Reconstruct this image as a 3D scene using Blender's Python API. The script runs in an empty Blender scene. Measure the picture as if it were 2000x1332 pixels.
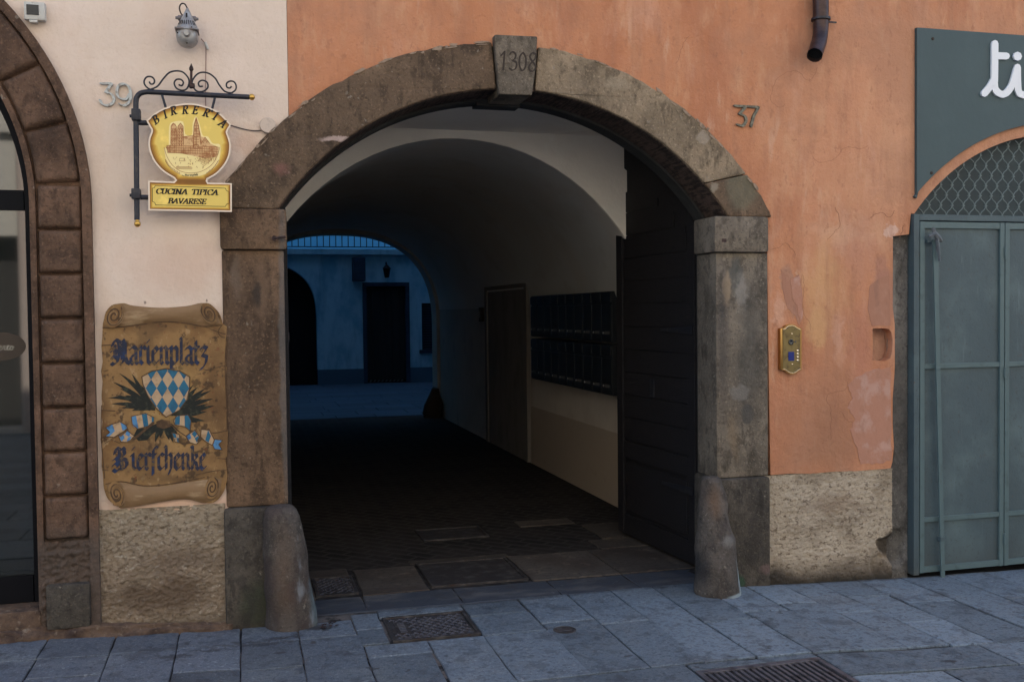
import bpy, bmesh, math, random
from mathutils import Vector, Matrix, noise
from mathutils.geometry import tessellate_polygon
random.seed(7)
PI = math.pi
sc = bpy.context.scene
C = sc.collection

# ------------------------------------------------------------ camera
YAW, PITCH, ROLL = math.radians(15.1), math.radians(1.68), math.radians(0.63)
fw = Vector((math.sin(YAW)*math.cos(PITCH), math.cos(YAW)*math.cos(PITCH), -math.sin(PITCH)))
r0 = Vector((math.cos(YAW), -math.sin(YAW), 0)); u0 = r0.cross(fw)
rt = r0*math.cos(ROLL) - u0*math.sin(ROLL); up = u0*math.cos(ROLL) + r0*math.sin(ROLL)
cam = bpy.data.cameras.new('camera'); co = bpy.data.objects.new('camera', cam); C.objects.link(co)
co.matrix_world = Matrix(((rt.x, up.x, -fw.x, 0), (rt.y, up.y, -fw.y, -5.25), (rt.z, up.z, -fw.z, 1.6), (0, 0, 0, 1)))
cam.sensor_width = 36; cam.lens = 1944/2000*36; cam.clip_start = 0.05; cam.clip_end = 500
sc.camera = co
# ------------------------------------------------------------ world, sun, exposure
SUN_EL, SUN_AZ = math.radians(45), math.radians(12)       # sun stands behind our own facade, over the roof
w = bpy.data.worlds.new('World'); sc.world = w; w.use_nodes = True
nt = w.node_tree; nt.nodes.clear()
sky = nt.nodes.new('ShaderNodeTexSky'); sky.sky_type = 'NISHITA'; sky.sun_disc = False
sky.sun_elevation = SUN_EL; sky.sun_rotation = SUN_AZ
bg = nt.nodes.new('ShaderNodeBackground'); bg.inputs['Strength'].default_value = 0.15
wo = nt.nodes.new('ShaderNodeOutputWorld')
nt.links.new(sky.outputs[0], bg.inputs[0]); nt.links.new(bg.outputs[0], wo.inputs[0])
sl = bpy.data.lights.new('sun', 'SUN'); sl.energy = 3.8; sl.angle = math.radians(0.5); sl.color = (1, .96, .90)
so = bpy.data.objects.new('sun', sl); C.objects.link(so)
sd = Vector((math.sin(SUN_AZ)*math.cos(SUN_EL), math.cos(SUN_AZ)*math.cos(SUN_EL), math.sin(SUN_EL)))
so.rotation_euler = sd.to_track_quat('Z', 'Y').to_euler(); so.location = (0, 10, 20)
sc.view_settings.view_transform = 'Standard'; sc.view_settings.look = 'None'
sc.view_settings.gamma = 1; sc.view_settings.exposure = 1.84
sc.cycles.max_bounces = 10; sc.cycles.diffuse_bounces = 7; sc.cycles.glossy_bounces = 3
sc.cycles.use_denoising = True
sc.cycles.sample_clamp_indirect = 6

# ------------------------------------------------------------ materials
def mat(name, col, rough=.85, metal=0, layers=(), bumps=(), island=0, spec=.3, coat=0, emit=None):
    """layers: ('n', col, scale, lo, hi, stretch, detail) noise | ('e', col, centre, radii, soft, wobble, amount) blot |
       ('z', col, z_full, z_none, wobble, amount) dirt line; bumps: (scale, distance, stretch, kind)"""
    m = bpy.data.materials.new(name); m.use_nodes = True
    t = m.node_tree; N = t.nodes; L = t.links
    b = N['Principled BSDF']
    b.inputs['Roughness'].default_value = rough; b.inputs['Metallic'].default_value = metal
    b.inputs['Specular IOR Level'].default_value = spec
    if coat: b.inputs['Coat Weight'].default_value = coat
    g = N.new('ShaderNodeNewGeometry'); P = g.outputs['Position']
    def mth(op, a, bb=None, c=None, clamp=False):
        n = N.new('ShaderNodeMath'); n.operation = op; n.use_clamp = clamp
        for i, v in enumerate((a, bb, c)):
            if v is None: continue
            if isinstance(v, (int, float)): n.inputs[i].default_value = v
            else: L.new(v, n.inputs[i])
        return n.outputs[0]
    def ns(scale, detail=4, stretch=(1, 1, 1), off=0, rgh=.6):
        mp = N.new('ShaderNodeMapping'); mp.inputs['Scale'].default_value = stretch
        mp.inputs['Location'].default_value = (off*3.1, off*1.7, off*2.3)
        L.new(P, mp.inputs['Vector'])
        n = N.new('ShaderNodeTexNoise'); n.inputs['Scale'].default_value = scale
        n.inputs['Detail'].default_value = detail; n.inputs['Roughness'].default_value = rgh
        L.new(mp.outputs[0], n.inputs['Vector']); return n
    def mr(v, lo, hi, a=0., bb=1., smooth=True):
        n = N.new('ShaderNodeMapRange'); n.interpolation_type = 'SMOOTHSTEP' if smooth else 'LINEAR'
        L.new(v, n.inputs['Value'])
        for k, x in zip(('From Min', 'From Max', 'To Min', 'To Max'), (lo, hi, a, bb)): n.inputs[k].default_value = x
        return n.outputs[0]
    cur = N.new('ShaderNodeRGB'); cur.outputs[0].default_value = (*col, 1); cur = cur.outputs[0]
    def mix(fac, c2):
        nonlocal cur
        n = N.new('ShaderNodeMix'); n.data_type = 'RGBA'
        L.new(fac, n.inputs['Factor']); L.new(cur, n.inputs['A']); n.inputs['B'].default_value = (*c2, 1)
        cur = n.outputs['Result']
    for i, l in enumerate(layers):
        if l[0] == 'n':
            _, c2, s, lo, hi = l[:5]; st = l[5] if len(l) > 5 else (1, 1, 1); dt = l[6] if len(l) > 6 else 5
            amt = l[7] if len(l) > 7 else 1
            mix(mr(ns(s, dt, st, i+1).outputs['Fac'], lo, hi, 0, amt), c2)
        elif l[0] == 'e':
            _, c2, ce, ra, soft, wob, amt = l[:7]
            n = ns(l[7] if len(l) > 7 else 9, 5, (1, 1, 1), i+1)
            a = N.new('ShaderNodeVectorMath'); a.operation = 'SUBTRACT'; L.new(n.outputs['Color'], a.inputs[0]); a.inputs[1].default_value = (.5, .5, .5)
            s = N.new('ShaderNodeVectorMath'); s.operation = 'SCALE'; L.new(a.outputs[0], s.inputs[0]); s.inputs['Scale'].default_value = wob
            d = N.new('ShaderNodeVectorMath'); d.operation = 'ADD'; L.new(P, d.inputs[0]); L.new(s.outputs[0], d.inputs[1])
            e = N.new('ShaderNodeVectorMath'); e.operation = 'SUBTRACT'; L.new(d.outputs[0], e.inputs[0]); e.inputs[1].default_value = ce
            f = N.new('ShaderNodeVectorMath'); f.operation = 'DIVIDE'; L.new(e.outputs[0], f.inputs[0]); f.inputs[1].default_value = ra
            h = N.new('ShaderNodeVectorMath'); h.operation = 'LENGTH'; L.new(f.outputs[0], h.inputs[0])
            mix(mr(h.outputs['Value'], 1, 1-soft, 0, amt), c2)
        elif l[0] == 'z':
            _, c2, z1, z0, wob, amt = l
            sp = N.new('ShaderNodeSeparateXYZ'); L.new(P, sp.inputs[0])
            n = ns(6, 5, (1, 1, .5), i+1)
            zz = mth('ADD', sp.outputs['Z'], mth('MULTIPLY', mth('SUBTRACT', n.outputs['Fac'], .5), wob))
            mix(mr(zz, z0, z1, 0, amt), c2)
        elif l[0] == 'brick':                                # mortar-jointed floor pavers
            _, c2, scale = l
            mp = N.new('ShaderNodeMapping'); mp.inputs['Rotation'].default_value = (0, 0, PI/4); L.new(P, mp.inputs['Vector'])
            br = N.new('ShaderNodeTexBrick'); br.inputs['Scale'].default_value = scale; L.new(mp.outputs[0], br.inputs['Vector'])
            br.inputs['Mortar Size'].default_value = .03
            mix(br.outputs['Fac'], c2)
    if island:
        hs = N.new('ShaderNodeHueSaturation'); L.new(cur, hs.inputs['Color'])
        v = mr(g.outputs['Random Per Island'], 0, 1, 1-island, 1+island, False); L.new(v, hs.inputs['Value']); cur = hs.outputs[0]
    L.new(cur, b.inputs['Base Color'])
    prev = None
    for i, bp in enumerate(bumps):
        s, dist = bp[:2]; st = bp[2] if len(bp) > 2 else (1, 1, 1)
        n = ns(s, 6, st, 20+i, .65)
        bn = N.new('ShaderNodeBump'); bn.inputs['Distance'].default_value = dist; bn.inputs['Strength'].default_value = 1
        L.new(n.outputs['Fac'], bn.inputs['Height'])
        if prev: L.new(prev, bn.inputs['Normal'])
        prev = bn.outputs[0]
    if prev: L.new(prev, b.inputs['Normal'])
    if emit:
        b.inputs['Emission Color'].default_value = (*emit[0], 1); b.inputs['Emission Strength'].default_value = emit[1]
    return m

def srgb(r, g, b_): 
    f = lambda c: (c/255/12.92 if c/255 <= .04045 else ((c/255+.055)/1.055)**2.4)
    return (f(r), f(g), f(b_))

M = {}
OR = (.480, .202, .100)
M['orange'] = mat('orange_plaster', OR, .9, layers=[
    ('e', (.59, .315, .19), (4.2, 0, 2.7), (1.9, 1, 1.3), 1, .8, .9, 2),
    ('n', (.55, .255, .145), 1.6, .38, .7, (1, 1, .8), 6, .7), ('n', (.38, .145, .075), 2.3, .46, .74, (1.5, 1, .6), 6, .7),
    ('n', (.58, .32, .215), 5.5, .52, .76, (1.6, 1, .5), 6, .55), ('n', (.34, .14, .08), 9, .56, .8, (2, 1, .5), 6, .5),
    ('n', (.66, .40, .29), 70, .58, .74, (1, 1, 1), 3, .15), ('n', (.32, .13, .075), 90, .58, .74, (1, 1, 1), 3, .3),
    ('e', (.58, .32, .155), (3.33, 0, 1.72), (.24, 1, .42), .9, .5, .85, 5), ('e', (.60, .36, .235), (3.5, 0, 2.05), (.40, 1, .14), .9, .4, .6, 6), ('n', (.60, .38, .26), 4, .58, .70, (2.2, 1, .5), 7, .5),
    ('e', (.46, .225, .15), (3.62, 0, 1.95), (.26, 1, .30), .9, .5, .6, 5), ('e', (.47, .215, .12), (3.42, 0, 1.25), (.33, 1, .65), 1, .6, .8, 4), ('n', (.60, .34, .20), 8, .50, .72, (1.3, 1, .55), 8, .45), ('n', (.36, .165, .10), 5, .50, .72, (1.5, 1, .6), 8, .45),
    ('e', (.34, .19, .135), (3.10, 0, 1.74), (.045, 1, .13), .3, .12, .7, 17), ('e', (.34, .19, .135), (3.13, 0, 1.64), (.02, 1, .12), .4, .06, .6, 17), ('e', (.56, .35, .24), (3.165, 0, 1.70), (.018, 1, .15), .3, .07, .6, 19), ('e', (.30, .15, .10), (3.185, 0, 1.68), (.005, 1, .16), .3, .06, .5, 15),
    ('e', (.60, .34, .235), (3.04, 0, 1.60), (.05, 1, .13), .6, .12, .6, 14),
    ('e', (.37, .18, .13), (3.75, 0, 1.66), (.11, 1, .20), .3, .07, .65, 18), ('e', (.37, .18, .13), (3.74, 0, 1.82), (.06, 1, .12), .5, .09, .55, 18),
    ('e', (.33, .16, .095), (3.35, 0, .85), (.50, 1, .52), 1, .5, .85, 4), ('e', (.33, .145, .085), (3.38, 0, 1.02), (.17, 1, .34), .9, .5, .25), ('e', (.44, .19, .125), (3.60, 0, 1.35), (.13, 1, .40), .8, .4, .6),  # first: brown stain, with the low wall's light falloff put into the colour
    ('e', (.46, .26, .20), (3.72, 0, 1.08), (.05, 1, .07), .5, .15, .5, 16), ('e', (.42, .25, .18), (3.745, .07, 1.37), (.11, .05, .12), .1, .02, .8, 16),
    ('e', (.58, .33, .23), (3.45, 0, 1.42), (.06, 1, .22), .8, .2, .6, 12), ('e', (.56, .31, .15), (3.30, 0, 1.48), (.09, 1, .16), .5, .12, .8, 12),
    ('e', (.62, .42, .34), (3.80, 0, 2.07), (.06, 1, .05), .3, .12, .8, 25),
    ('e', (.16, .05, .035), (3.745, 0, .725), (.018, 1, .028), .3, .02, .9, 20),
    ('n', (.36, .17, .10), 3.2, .52, .72, (4, 1, .35), 6, .4), ('n', (.37, .185, .115), 1.3, .50, .66, (1, 1, 1.2), 8, .5), ('n', (.30, .13, .08), 26, .60, .68, (1, 1, .6), 5, .35),
    ('e', (.62, .40, .31), (3.60, 0, 1.12), (.02, 1, .05), .5, .08, .6, 20)],
    bumps=[(7, .016), (38, .005), (150, .0012)])
M['cream'] = mat('cream_plaster', (.68, .545, .445), .9, layers=[
    ('n', (.74, .60, .51), 2.2, .4, .7, (1, 1, .8), 6, .8), ('n', (.60, .44, .34), 70, .58, .74, (1, 1, 1), 3, .35), ('n', (.62, .455, .35), 3.3, .5, .78, (1, 1, .5), 6, .6),
    ('n', (.50, .36, .28), 14, .62, .82, (2, 1, .5), 6, .35),
    ('e', (.60, .40, .30), (-.3, 0, 1.85), (.35, 1, .22), .8, .2, .5),
    ('e', (.66, .385, .245), (-.35, 0, .64), (.5, 1, .10), .7, .1, .6),
    ('e', (.10, .07, .06), (-.47, 0, 1.665), (.006, 1, .012), .5, .02, .7, 40), ('e', (.10, .07, .06), (-.175, 0, 1.672), (.007, 1, .009), .5, .02, .7, 40),
    ('e', (.2, .14, .12), (-.425, 0, 2.39), (.004, 1, .016), .5, .01, .6, 40), ('e', (.56, .36, .25), (.04, 0, 2.46), (.11, 1, .10), .7, .1, .5)],
    bumps=[(6, .012), (50, .002), (230, .0006)])
ST = (.125, .082, .052)
def stone(name, base, extra=(), isl=0):
    k = lambda f: tuple(c*f for c in base)
    return mat(name, base, .8, layers=[
        ('n', k(1.75), 2.6, .42, .70, (1, 1, 1), 8, .75), ('n', k(.42), 4.2, .46, .70, (1.2, 1, .8), 8, .8),
        ('n', (base[0]*1.15, base[1]*1.15, base[2]*1.2), 6, .52, .78, (1, 1, .5), 6, .5), ('n', k(.38), 16, .50, .64, (1, 1, .6), 8, .6), ('n', k(.36), 60, .54, .65, (1, 1, 1), 4, .5), ('n', k(2.0), 70, .56, .67, (1, 1, 1), 4, .5), ('n', k(.28), 8, .58, .68, (1.6, 1, .45), 8, .6), ('n', (.30, .26, .21), 20, .66, .70, (1, 1, 1), 6, .45),
        ('n', (.36, .31, .26), 33, .70, .80, (1, 1, 1), 5, .6)] + list(extra), bumps=[(5, .02), (26, .010), (90, .004)], island=isl, spec=.25)
M['stone'] = stone('dark_sandstone', ST, [
    ('e', (.42, .31, .27), (.50, 0, 2.50), (.13, 1, .018), .5, .05, .9, 22), ('e', (.24, .11, .09), (.20, 0, 2.34), (.06, 1, .05), .9, .06, .6, 30),
    ('e', (.30, .22, .15), (2.16, 0, 2.83), (.2, 1, .035), .6, .10, .5, 22), ('e', (.30, .25, .19), (2.62, 0, 2.30), (.03, 1, .03), .5, .06, .7, 25),
    ('e', (.40, .34, .30), (2.50, 0, 2.60), (.05, 1, .03), .5, .06, .7, 25), ('e', (.16, .145, .10), (2.80, 0, 2.30), (.13, 1, .16), .4, .08, .6, 12)])
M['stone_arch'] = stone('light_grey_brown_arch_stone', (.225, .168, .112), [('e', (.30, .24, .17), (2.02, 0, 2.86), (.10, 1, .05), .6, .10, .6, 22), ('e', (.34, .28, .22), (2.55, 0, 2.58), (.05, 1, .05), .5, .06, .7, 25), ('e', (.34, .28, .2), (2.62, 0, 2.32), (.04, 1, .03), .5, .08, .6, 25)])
M['stone_right'] = stone('grey_brown_sandstone', (.140, .114, .088), [('e', (.075, .07, .062), (2.84, 0, 1.35), (.12, 1, .55), .8, .2, .6, 7),
    ('e', (.27, .20, .135), (2.70, 0, 1.72), (.035, 1, .12), .5, .06, .9, 25), ('e', (.075, .075, .068), (2.76, 0, 1.80), (.05, 1, .16), .6, .08, .8, 22),
    ('e', (.28, .25, .22), (2.79, 0, 1.70), (.06, 1, .13), .6, .10, .55, 30), ('e', (.05, .045, .045), (2.675, 0, 1.45), (.05, 1, .6), .8, .06, .55, 10),
    ('e', (.20, .18, .165), (2.78, 0, 1.12), (.08, 1, .05), .4, .10, .6, 16), ('e', (.075, .068, .062), (2.83, 0, .99), (.045, 1, .07), .3, .03, .8, 16),
    ('e', (.20, .13, .07), (2.74, 0, .86), (.05, 1, .2), .9, .1, .4, 8)])
M['stone_left'] = stone('worn_dark_pilaster_stone', (.115, .070, .042), [
    ('e', (.17, .105, .065), (.09, 0, 1.75), (.05, 1, .30), .8, .08, .6, 8), ('e', (.028, .022, .018), (.07, 0, 1.70), (.03, 1, .09), .6, .05, .8, 20),
    ('e', (.17, .12, .085), (-.03, 0, 1.80), (.035, 1, .18), .8, .1, .6, 10), ('e', (.13, .125, .12), (.2, 0, 1.4), (.03, 1, 1), .5, .03, .5, 10)])
M['stone_base'] = stone('grimy_base_stone', (.070, .058, .046), [
    ('e', (.045, .05, .03), (.05, 0, .12), (.13, 1, .17), .6, .08, .7, 12), ('e', (.34, .29, .26), (2.985, 0, .40), (.022, 1, .12), .4, .05, .8, 25),
    ('n', (.03, .026, .024), 7, .52, .68, (1, 1, .8), 6, .6), ('e', (.16, .10, .09), (2.93, 0, .08), (.06, 1, .04), .6, .05, .6, 25),
    ('e', (.03, .08, .045), (2.76, 0, .02), (.05, 1, .05), .6, .05, .7, 25)])
M['guard'] = stone('weathered_guard_stone', (.082, .068, .058), [
    ('n', (.05, .035, .032), 5, .50, .66, (1, 1, .6), 6, .7), ('n', (.20, .21, .225), 9, .58, .72, (1, 1, .4), 6, .7),
     ('e', (.14, .085, .055), (2.54, -.2, .52), (.06, .2, .14), .9, .05, .7, 14),
    ('e', (.12, .165, .18), (.34, -.05, .14), (.05, .3, .25), .8, .08, .7, 14), ('e', (.13, .08, .05), (.17, -.2, .3), (.1, .2, .4), .9, .1, .5, 9),
    ('e', (.03, .028, .03), (2.47, -.1, .12), (.06, .2, .16), .7, .05, .8, 14), ('e', (.34, .41, .44), (2.705, -.13, .06), (.055, .3, .30), .6, .05, .9, 16), ('e', (.30, .36, .38), (2.64, -.25, .0), (.10, .2, .018), .6, .02, .7, 20), ('e', (.21, .20, .19), (2.60, -.25, .30), (.07, .3, .05), .8, .06, .5, 16)])
M['keystone'] = stone('keystone_grey_stone', (.125, .100, .075))
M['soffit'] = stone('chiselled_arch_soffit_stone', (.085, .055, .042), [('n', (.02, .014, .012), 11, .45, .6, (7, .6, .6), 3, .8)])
M['rebate'] = mat('blackened_rebate_stone', (.028, .026, .024), .9, layers=[('n', (.05, .047, .045), 6, .4, .8)], bumps=[(30, .004)])
M['brown'] = stone('brown_bossed_stone', (.115, .066, .042), [('n', (.080, .046, .03), 14, .45, .7, (1, 1, 1), 6, .5), ('n', (.15, .10, .075), 75, .6, .75, (1, 1, 1), 3, .35),
    ('z', (.085, .07, .06), .45, .62, .1, .6)])
M['roughcast'] = mat('rough_cast_plaster', (.37, .295, .21), .95, layers=[
    ('e', (.27, .19, .13), (-.42, 0, .22), (.7, 1, .42), .9, .3, .8, 5), ('e', (.50, .41, .31), (3.4, 0, .35), (.9, 1, .9), .9, .2, 1, 4), ('n', (.24, .185, .13), 4.5, .44, .7, (1, 1, 1), 6, .7), ('n', (.13, .09, .06), 42, .52, .66, (.9, 1, 1.3), 6, .8), ('n', (.56, .49, .39), 48, .54, .72, (.9, 1, 1.3), 5, .6), ('e', (.25, .17, .11), (3.42, 0, .42), (.25, 1, .1), .9, .25, .5, 9),
    ('z', (.10, .075, .055), -.02, .14, .22, .8), ('z', (.03, .026, .02), -.05, .03, .12, .9), ('e', (.04, .034, .028), (3.0, 0, .0), (.22, 1, .09), .8, .1, .85, 10),
    ('e', (.115, .075, .048), (-.42, 0, .20), (.36, 1, .13), .7, .2, .75, 9), ('e', (.17, .12, .085), (-.32, 0, .36), (.35, 1, .09), .9, .2, .6, 9),
    ('e', (.05, .042, .036), (3.85, 0, .15), (.13, 1, .10), .3, .04, .9, 16), ('e', (.20, .15, .12), (3.3, 0, .42), (.2, 1, .05), .9, .15, .3, 9)],
    bumps=[(75, .012, (.9, 1, 1.2)), (170, .005)])
M['patch'] = mat('pinkish_plaster_patch', (.41, .20, .135), .9, layers=[('n', (.46, .27, .21), 9, .48, .66), ('n', (.33, .16, .105), 14, .5, .72, (1, 1, .7), 7, .7)], bumps=[(14, .006), (120, .0015)])
M['patch_dark'] = mat('brownish_plaster_patch', (.36, .175, .115), .9, layers=[('n', (.27, .14, .10), 12, .48, .7, (3, 1, .6), 6, .7), ('n', (.42, .22, .15), 5, .5, .7)], bumps=[(30, .002, (4, 1, .5))])
M['plaster_shaded'] = mat('shaded_inner_plaster', (.42, .38, .33), .9, layers=[('n', (.34, .31, .27), 1.6, .4, .7, (1, .6, 1), 7, .8), ('n', (.18, .165, .15), 5, .55, .75, (1, 1, .5), 6, .6)], bumps=[(5, .01), (60, .0015)])  # darker plaster copy, the passage's light falloff put into its colour
M['crack'] = mat('fine_dark_crack', (.24, .11, .07), .95)
M['casing'] = mat('brown_grey_door_casing', (.20, .175, .15), .9, layers=[('n', (.13, .11, .09), 3, .42, .68, (1, 1, .5), 7, .8)], bumps=[(30, .002)])
M['flake'] = mat('pale_plaster_flakes', (.30, .22, .16), .9, layers=[('n', (.2, .15, .11), 40, .45, .65)], bumps=[(80, .003)])
M['quoin'] = stone('grey_weathered_quoin', (.125, .115, .105), [('e', (.07, .066, .062), (3.88, 0, .9), (.1, 1, .6), .5, .2, .6, 6), ('e', (.27, .25, .22), (3.85, 0, 1.7), (.02, 1, .3), .7, .05, .5, 15)])
M['slab'] = mat('bluish_grey_stone_slabs', (.135, .162, .192), .66, layers=[
    ('n', (.105, .128, .155), 1.7, .4, .7, (1, 1, 1), 6, .8), ('e', (.115, .125, .150), (-.7, -.5, 0), (1.9, 1.6, 1), .9, .5, .9, 3), ('e', (.19, .235, .275), (3.2, -.9, 0), (2.3, 1.5, 1), .9, .4, 1, 3), ('n', (.18, .195, .205), 3.2, .5, .7, (1, 1, 1), 8, .6), ('n', (.075, .08, .09), 6, .52, .72, (1, 1, 1), 8, .6), ('n', (.055, .065, .08), 52, .49, .66, (1, 1, 1), 5, .55), ('n', (.27, .30, .33), 75, .55, .70, (1, 1, 1), 4, .55), ('n', (.03, .038, .05), 140, .58, .7, (1, 1, 1), 3, .6),
    ('n', (.045, .046, .055), 5, .56, .64, (1, 1, 1), 8, .45), ('n', (.05, .05, .058), 12, .68, .70, (1, 1, 1), 2, .7), ('n', (.26, .27, .28), 14, .71, .73, (1, 1, 1), 2, .6), ('n', (.05, .052, .062), 16, .55, .62, (1, 1, 1), 5, .4), ('e', (.04, .04, .045), (-.17, -.36, 0), (.16, .025, 1), .8, .16, .85, 18), ('e', (.035, .035, .04), (.17, -.24, 0), (.16, .028, 1), .8, .16, .85, 18), ('e', (.05, .05, .055), (.14, -.47, 0), (.04, .02, 1), .6, .03, .8, 30), ('e', (.05, .04, .035), (.30, -.36, 0), (.02, .03, 1), .6, .02, .8, 30),
    ('e', (.045, .045, .052), (-.33, -.42, 0), (.11, .045, 1), .6, .12, .85, 25), ('e', (.05, .05, .056), (.0, -.30, 0), (.32, .03, 1), .6, .25, .75, 14), ('e', (.035, .034, .036), (.34, -.14, 0), (.10, .06, 1), .6, .10, .9, 25),
    ('e', (.05, .045, .045), (3.11, -1.39, 0), (.05, .02, 1), .5, .02, .8, 30), ('e', (.05, .046, .044), (3.5, -.01, 0), (1.1, .05, 1), .7, .10, .8, 9), ('e', (.055, .048, .044), (-.8, .03, 0), (1.2, .07, 1), .7, .10, .8, 9), ('e', (.04, .04, .045), (1.45, .06, 0), (1.3, .05, 1), .8, .12, .6, 9)],
    bumps=[(9, .012), (48, .011), (150, .004)], island=.26, spec=.35)
M['threshold'] = mat('dark_worn_threshold_stone', (.048, .054, .068), .6, layers=[('n', (.115, .11, .11), 5, .5, .72, (.6, 1.5, 1), 6, .8), ('n', (.05, .05, .058), 9, .5, .7), ('n', (.2, .2, .21), 26, .66, .75)], bumps=[(12, .005), (80, .002)], island=.08)
M['mortar'] = mat('dirty_joint_mortar', (.030, .029, .032), .95, layers=[('e', (.17, .145, .135), (.75, -.45, 0), (1.1, .8, 1), .5, .6, .85, 3), ('n', (.12, .11, .11), 3, .55, .65, (1, 1, 1), 5, .6), ('n', (.02, .02, .022), 7, .5, .6)], bumps=[(60, .004)])
M['dirt_brown'] = mat('brown_worn_ledge_stone', (.13, .082, .055), .9, layers=[('n', (.055, .035, .028), 9, .4, .65), ('n', (.20, .15, .11), 24, .55, .7)], bumps=[(12, .02), (50, .006)])
M['passage_slab'] = mat('brown_grey_passage_slabs', (.068, .057, .048), .85, layers=[('n', (.05, .038, .032), 3, .4, .65), ('n', (.15, .115, .085), 8, .56, .70, (1, 1, 1), 6, .7), ('n', (.035, .03, .028), 30, .5, .7)], bumps=[(14, .005), (80, .002)], island=.2)
M['passage_floor'] = mat('dark_brick_passage_paving', (.038, .033, .032), .95, layers=[('n', (.024, .022, .022), 3, .4, .65), ('brick', (.05, .046, .043), 2.6), ('n', (.09, .07, .05), 2.2, .64, .72, (.6, 2, 1), 6, .7)], bumps=[(25, .004)], spec=.05)
M['plaster_in'] = mat('grey_white_passage_plaster', (.84, .76, .66), .9, layers=[('n', (.78, .70, .60), 1.5, .4, .7), ('n', (.86, .80, .70), 4, .5, .75)], bumps=[(7, .008), (60, .0015)])
M['plaster_wall'] = mat('passage_wall_plaster_with_dado', (.60, .53, .45), .9, layers=[('n', (.52, .45, .38), 1.8, .4, .7), ('z', (.42, .34, .265), .595, .605, .012, 1), ('n', (.32, .24, .18), 5, .6, .8, (1, 1, 1), 5, .5)], bumps=[(7, .008), (60, .0015)])
M['vault'] = mat('grey_vault_plaster', (.56, .54, .50), 1, layers=[('n', (.46, .42, .36), 2.2, .5, .7, (1, .6, 1), 8, .7), ('n', (.56, .51, .45), 1.3, .4, .7)], bumps=[(5, .01), (60, .0015)])
M['wood'] = mat('blackened_oak_door_wood', (.010, .009, .0105), .65, layers=[('n', (.022, .017, .017), 12, .45, .7, (1, 1, 12), 6, .7), ('n', (.012, .011, .013), 3, .5, .7)], bumps=[(20, .003, (1, 1, 12))])
M['iron'] = mat('dark_wrought_iron', (.035, .036, .045), .45, .6, layers=[('n', (.06, .055, .055), 30, .5, .7)], bumps=[(60, .0008)])
M['rust'] = mat('rusty_brown_iron', (.075, .045, .04), .7, .4, layers=[('n', (.03, .02, .02), 60, .4, .6)], bumps=[(80, .001)])
M['cast'] = mat('cast_iron_cover', (.045, .040, .040), .6, .3, layers=[('n', (.10, .09, .085), 14, .45, .7), ('n', (.045, .03, .025), 30, .5, .7)], bumps=[(90, .0015)])
M['grate'] = mat('grate_steel', (.125, .12, .135), .5, .4, layers=[('n', (.05, .045, .05), 20, .45, .7)], bumps=[(90, .001)])
M['hole'] = mat('black_drain_pit', (.006, .006, .007), .95)
M['gold'] = mat('gilded_ball', (.62, .36, .09), .28, .9, layers=[('n', (.4, .2, .05), 30, .5, .8)])
M['alu'] = mat('grey_cast_aluminium', (.34, .33, .32), .42, .35, layers=[('n', (.20, .18, .17), 22, .4, .7)], bumps=[(60, .0008)])
M['alu_dark'] = mat('dull_grey_lamp_housing', (.16, .14, .14), .5, .4, layers=[('n', (.28, .3, .32), 18, .5, .7)])
M['cable_dark'] = mat('black_rubber_cable', (.045, .032, .03), .6)
M['cable_pale'] = mat('plaster_coloured_cable', (.34, .22, .18), .7)
M['box_pale'] = mat('painted_junction_box', (.56, .45, .37), .7, layers=[('n', (.45, .36, .3), 30, .5, .7)])
M['sensor_white'] = mat('off_white_plastic', (.50, .48, .44), .5, layers=[('n', (.35, .32, .28), 40, .55, .7)])
M['lens'] = mat('black_glossy_lens', (.008, .012, .018), .15, spec=.6)
M['num_grey'] = mat('grey_metal_numeral', (.40, .42, .42), .45, .3, layers=[('n', (.22, .2, .18), 40, .5, .65)])
M['num_dark'] = mat('tarnished_numeral', (.17, .165, .13), .5, .4, layers=[('n', (.08, .075, .06), 50, .4, .6)])
M['engrave'] = mat('dark_engraved_cut', (.045, .034, .028), .9)
M['brass'] = mat('polished_brass', (.38, .22, .075), .28, .95, layers=[('n', (.35, .2, .07), 18, .5, .7)])
M['brass_dull'] = mat('brushed_brass_plate', (.20, .15, .065), .42, .7, layers=[('n', (.12, .085, .045), 30, .45, .7)])
M['brass_edge'] = mat('bright_brass_edge', (.75, .62, .45), .22, .9)
M['screen'] = mat('blue_intercom_display', (.012, .022, .12), .3, emit=((.02, .04, .3), .03))
M['pipe'] = mat('dark_bronze_downpipe', (.060, .038, .036), .38, .5, layers=[('n', (.035, .022, .022), 9, .4, .7, (1, 1, 3))], bumps=[(40, .001)])
M['signgreen'] = mat('grey_green_sign_enamel', (.046, .074, .082), .5, layers=[('n', (.052, .082, .090), 3, .4, .7)], bumps=[(3, .004)])
M['gate'] = mat('grey_green_gate_paint', (.060, .086, .098), .5, layers=[('n', (.095, .135, .145), 1.8, .45, .75), ('n', (.06, .08, .082), 9, .55, .8, (1, 1, .3), 6, .6), ('n', (.05, .06, .06), 50, .58, .68, (1, 1, 1), 4, .5), ('n', (.10, .065, .045), 24, .67, .72, (1, 1, .6), 5, .6), ('n', (.13, .17, .18), 11, .62, .72, (2.5, 1, .25), 6, .35), ('z', (.10, .09, .08), -.06, .02, .12, .7), ('z', (.055, .065, .066), -.05, .22, .3, .6)], bumps=[(4, .006), (60, .0008)])
M['gate_rail'] = mat('lighter_gate_rail_paint', (.086, .128, .135), .45, layers=[('n', (.062, .088, .09), 12, .5, .8)], bumps=[(60, .0008)])
M['mesh_rail'] = mat('lattice_bar_paint', (.115, .15, .155), .45)
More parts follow.
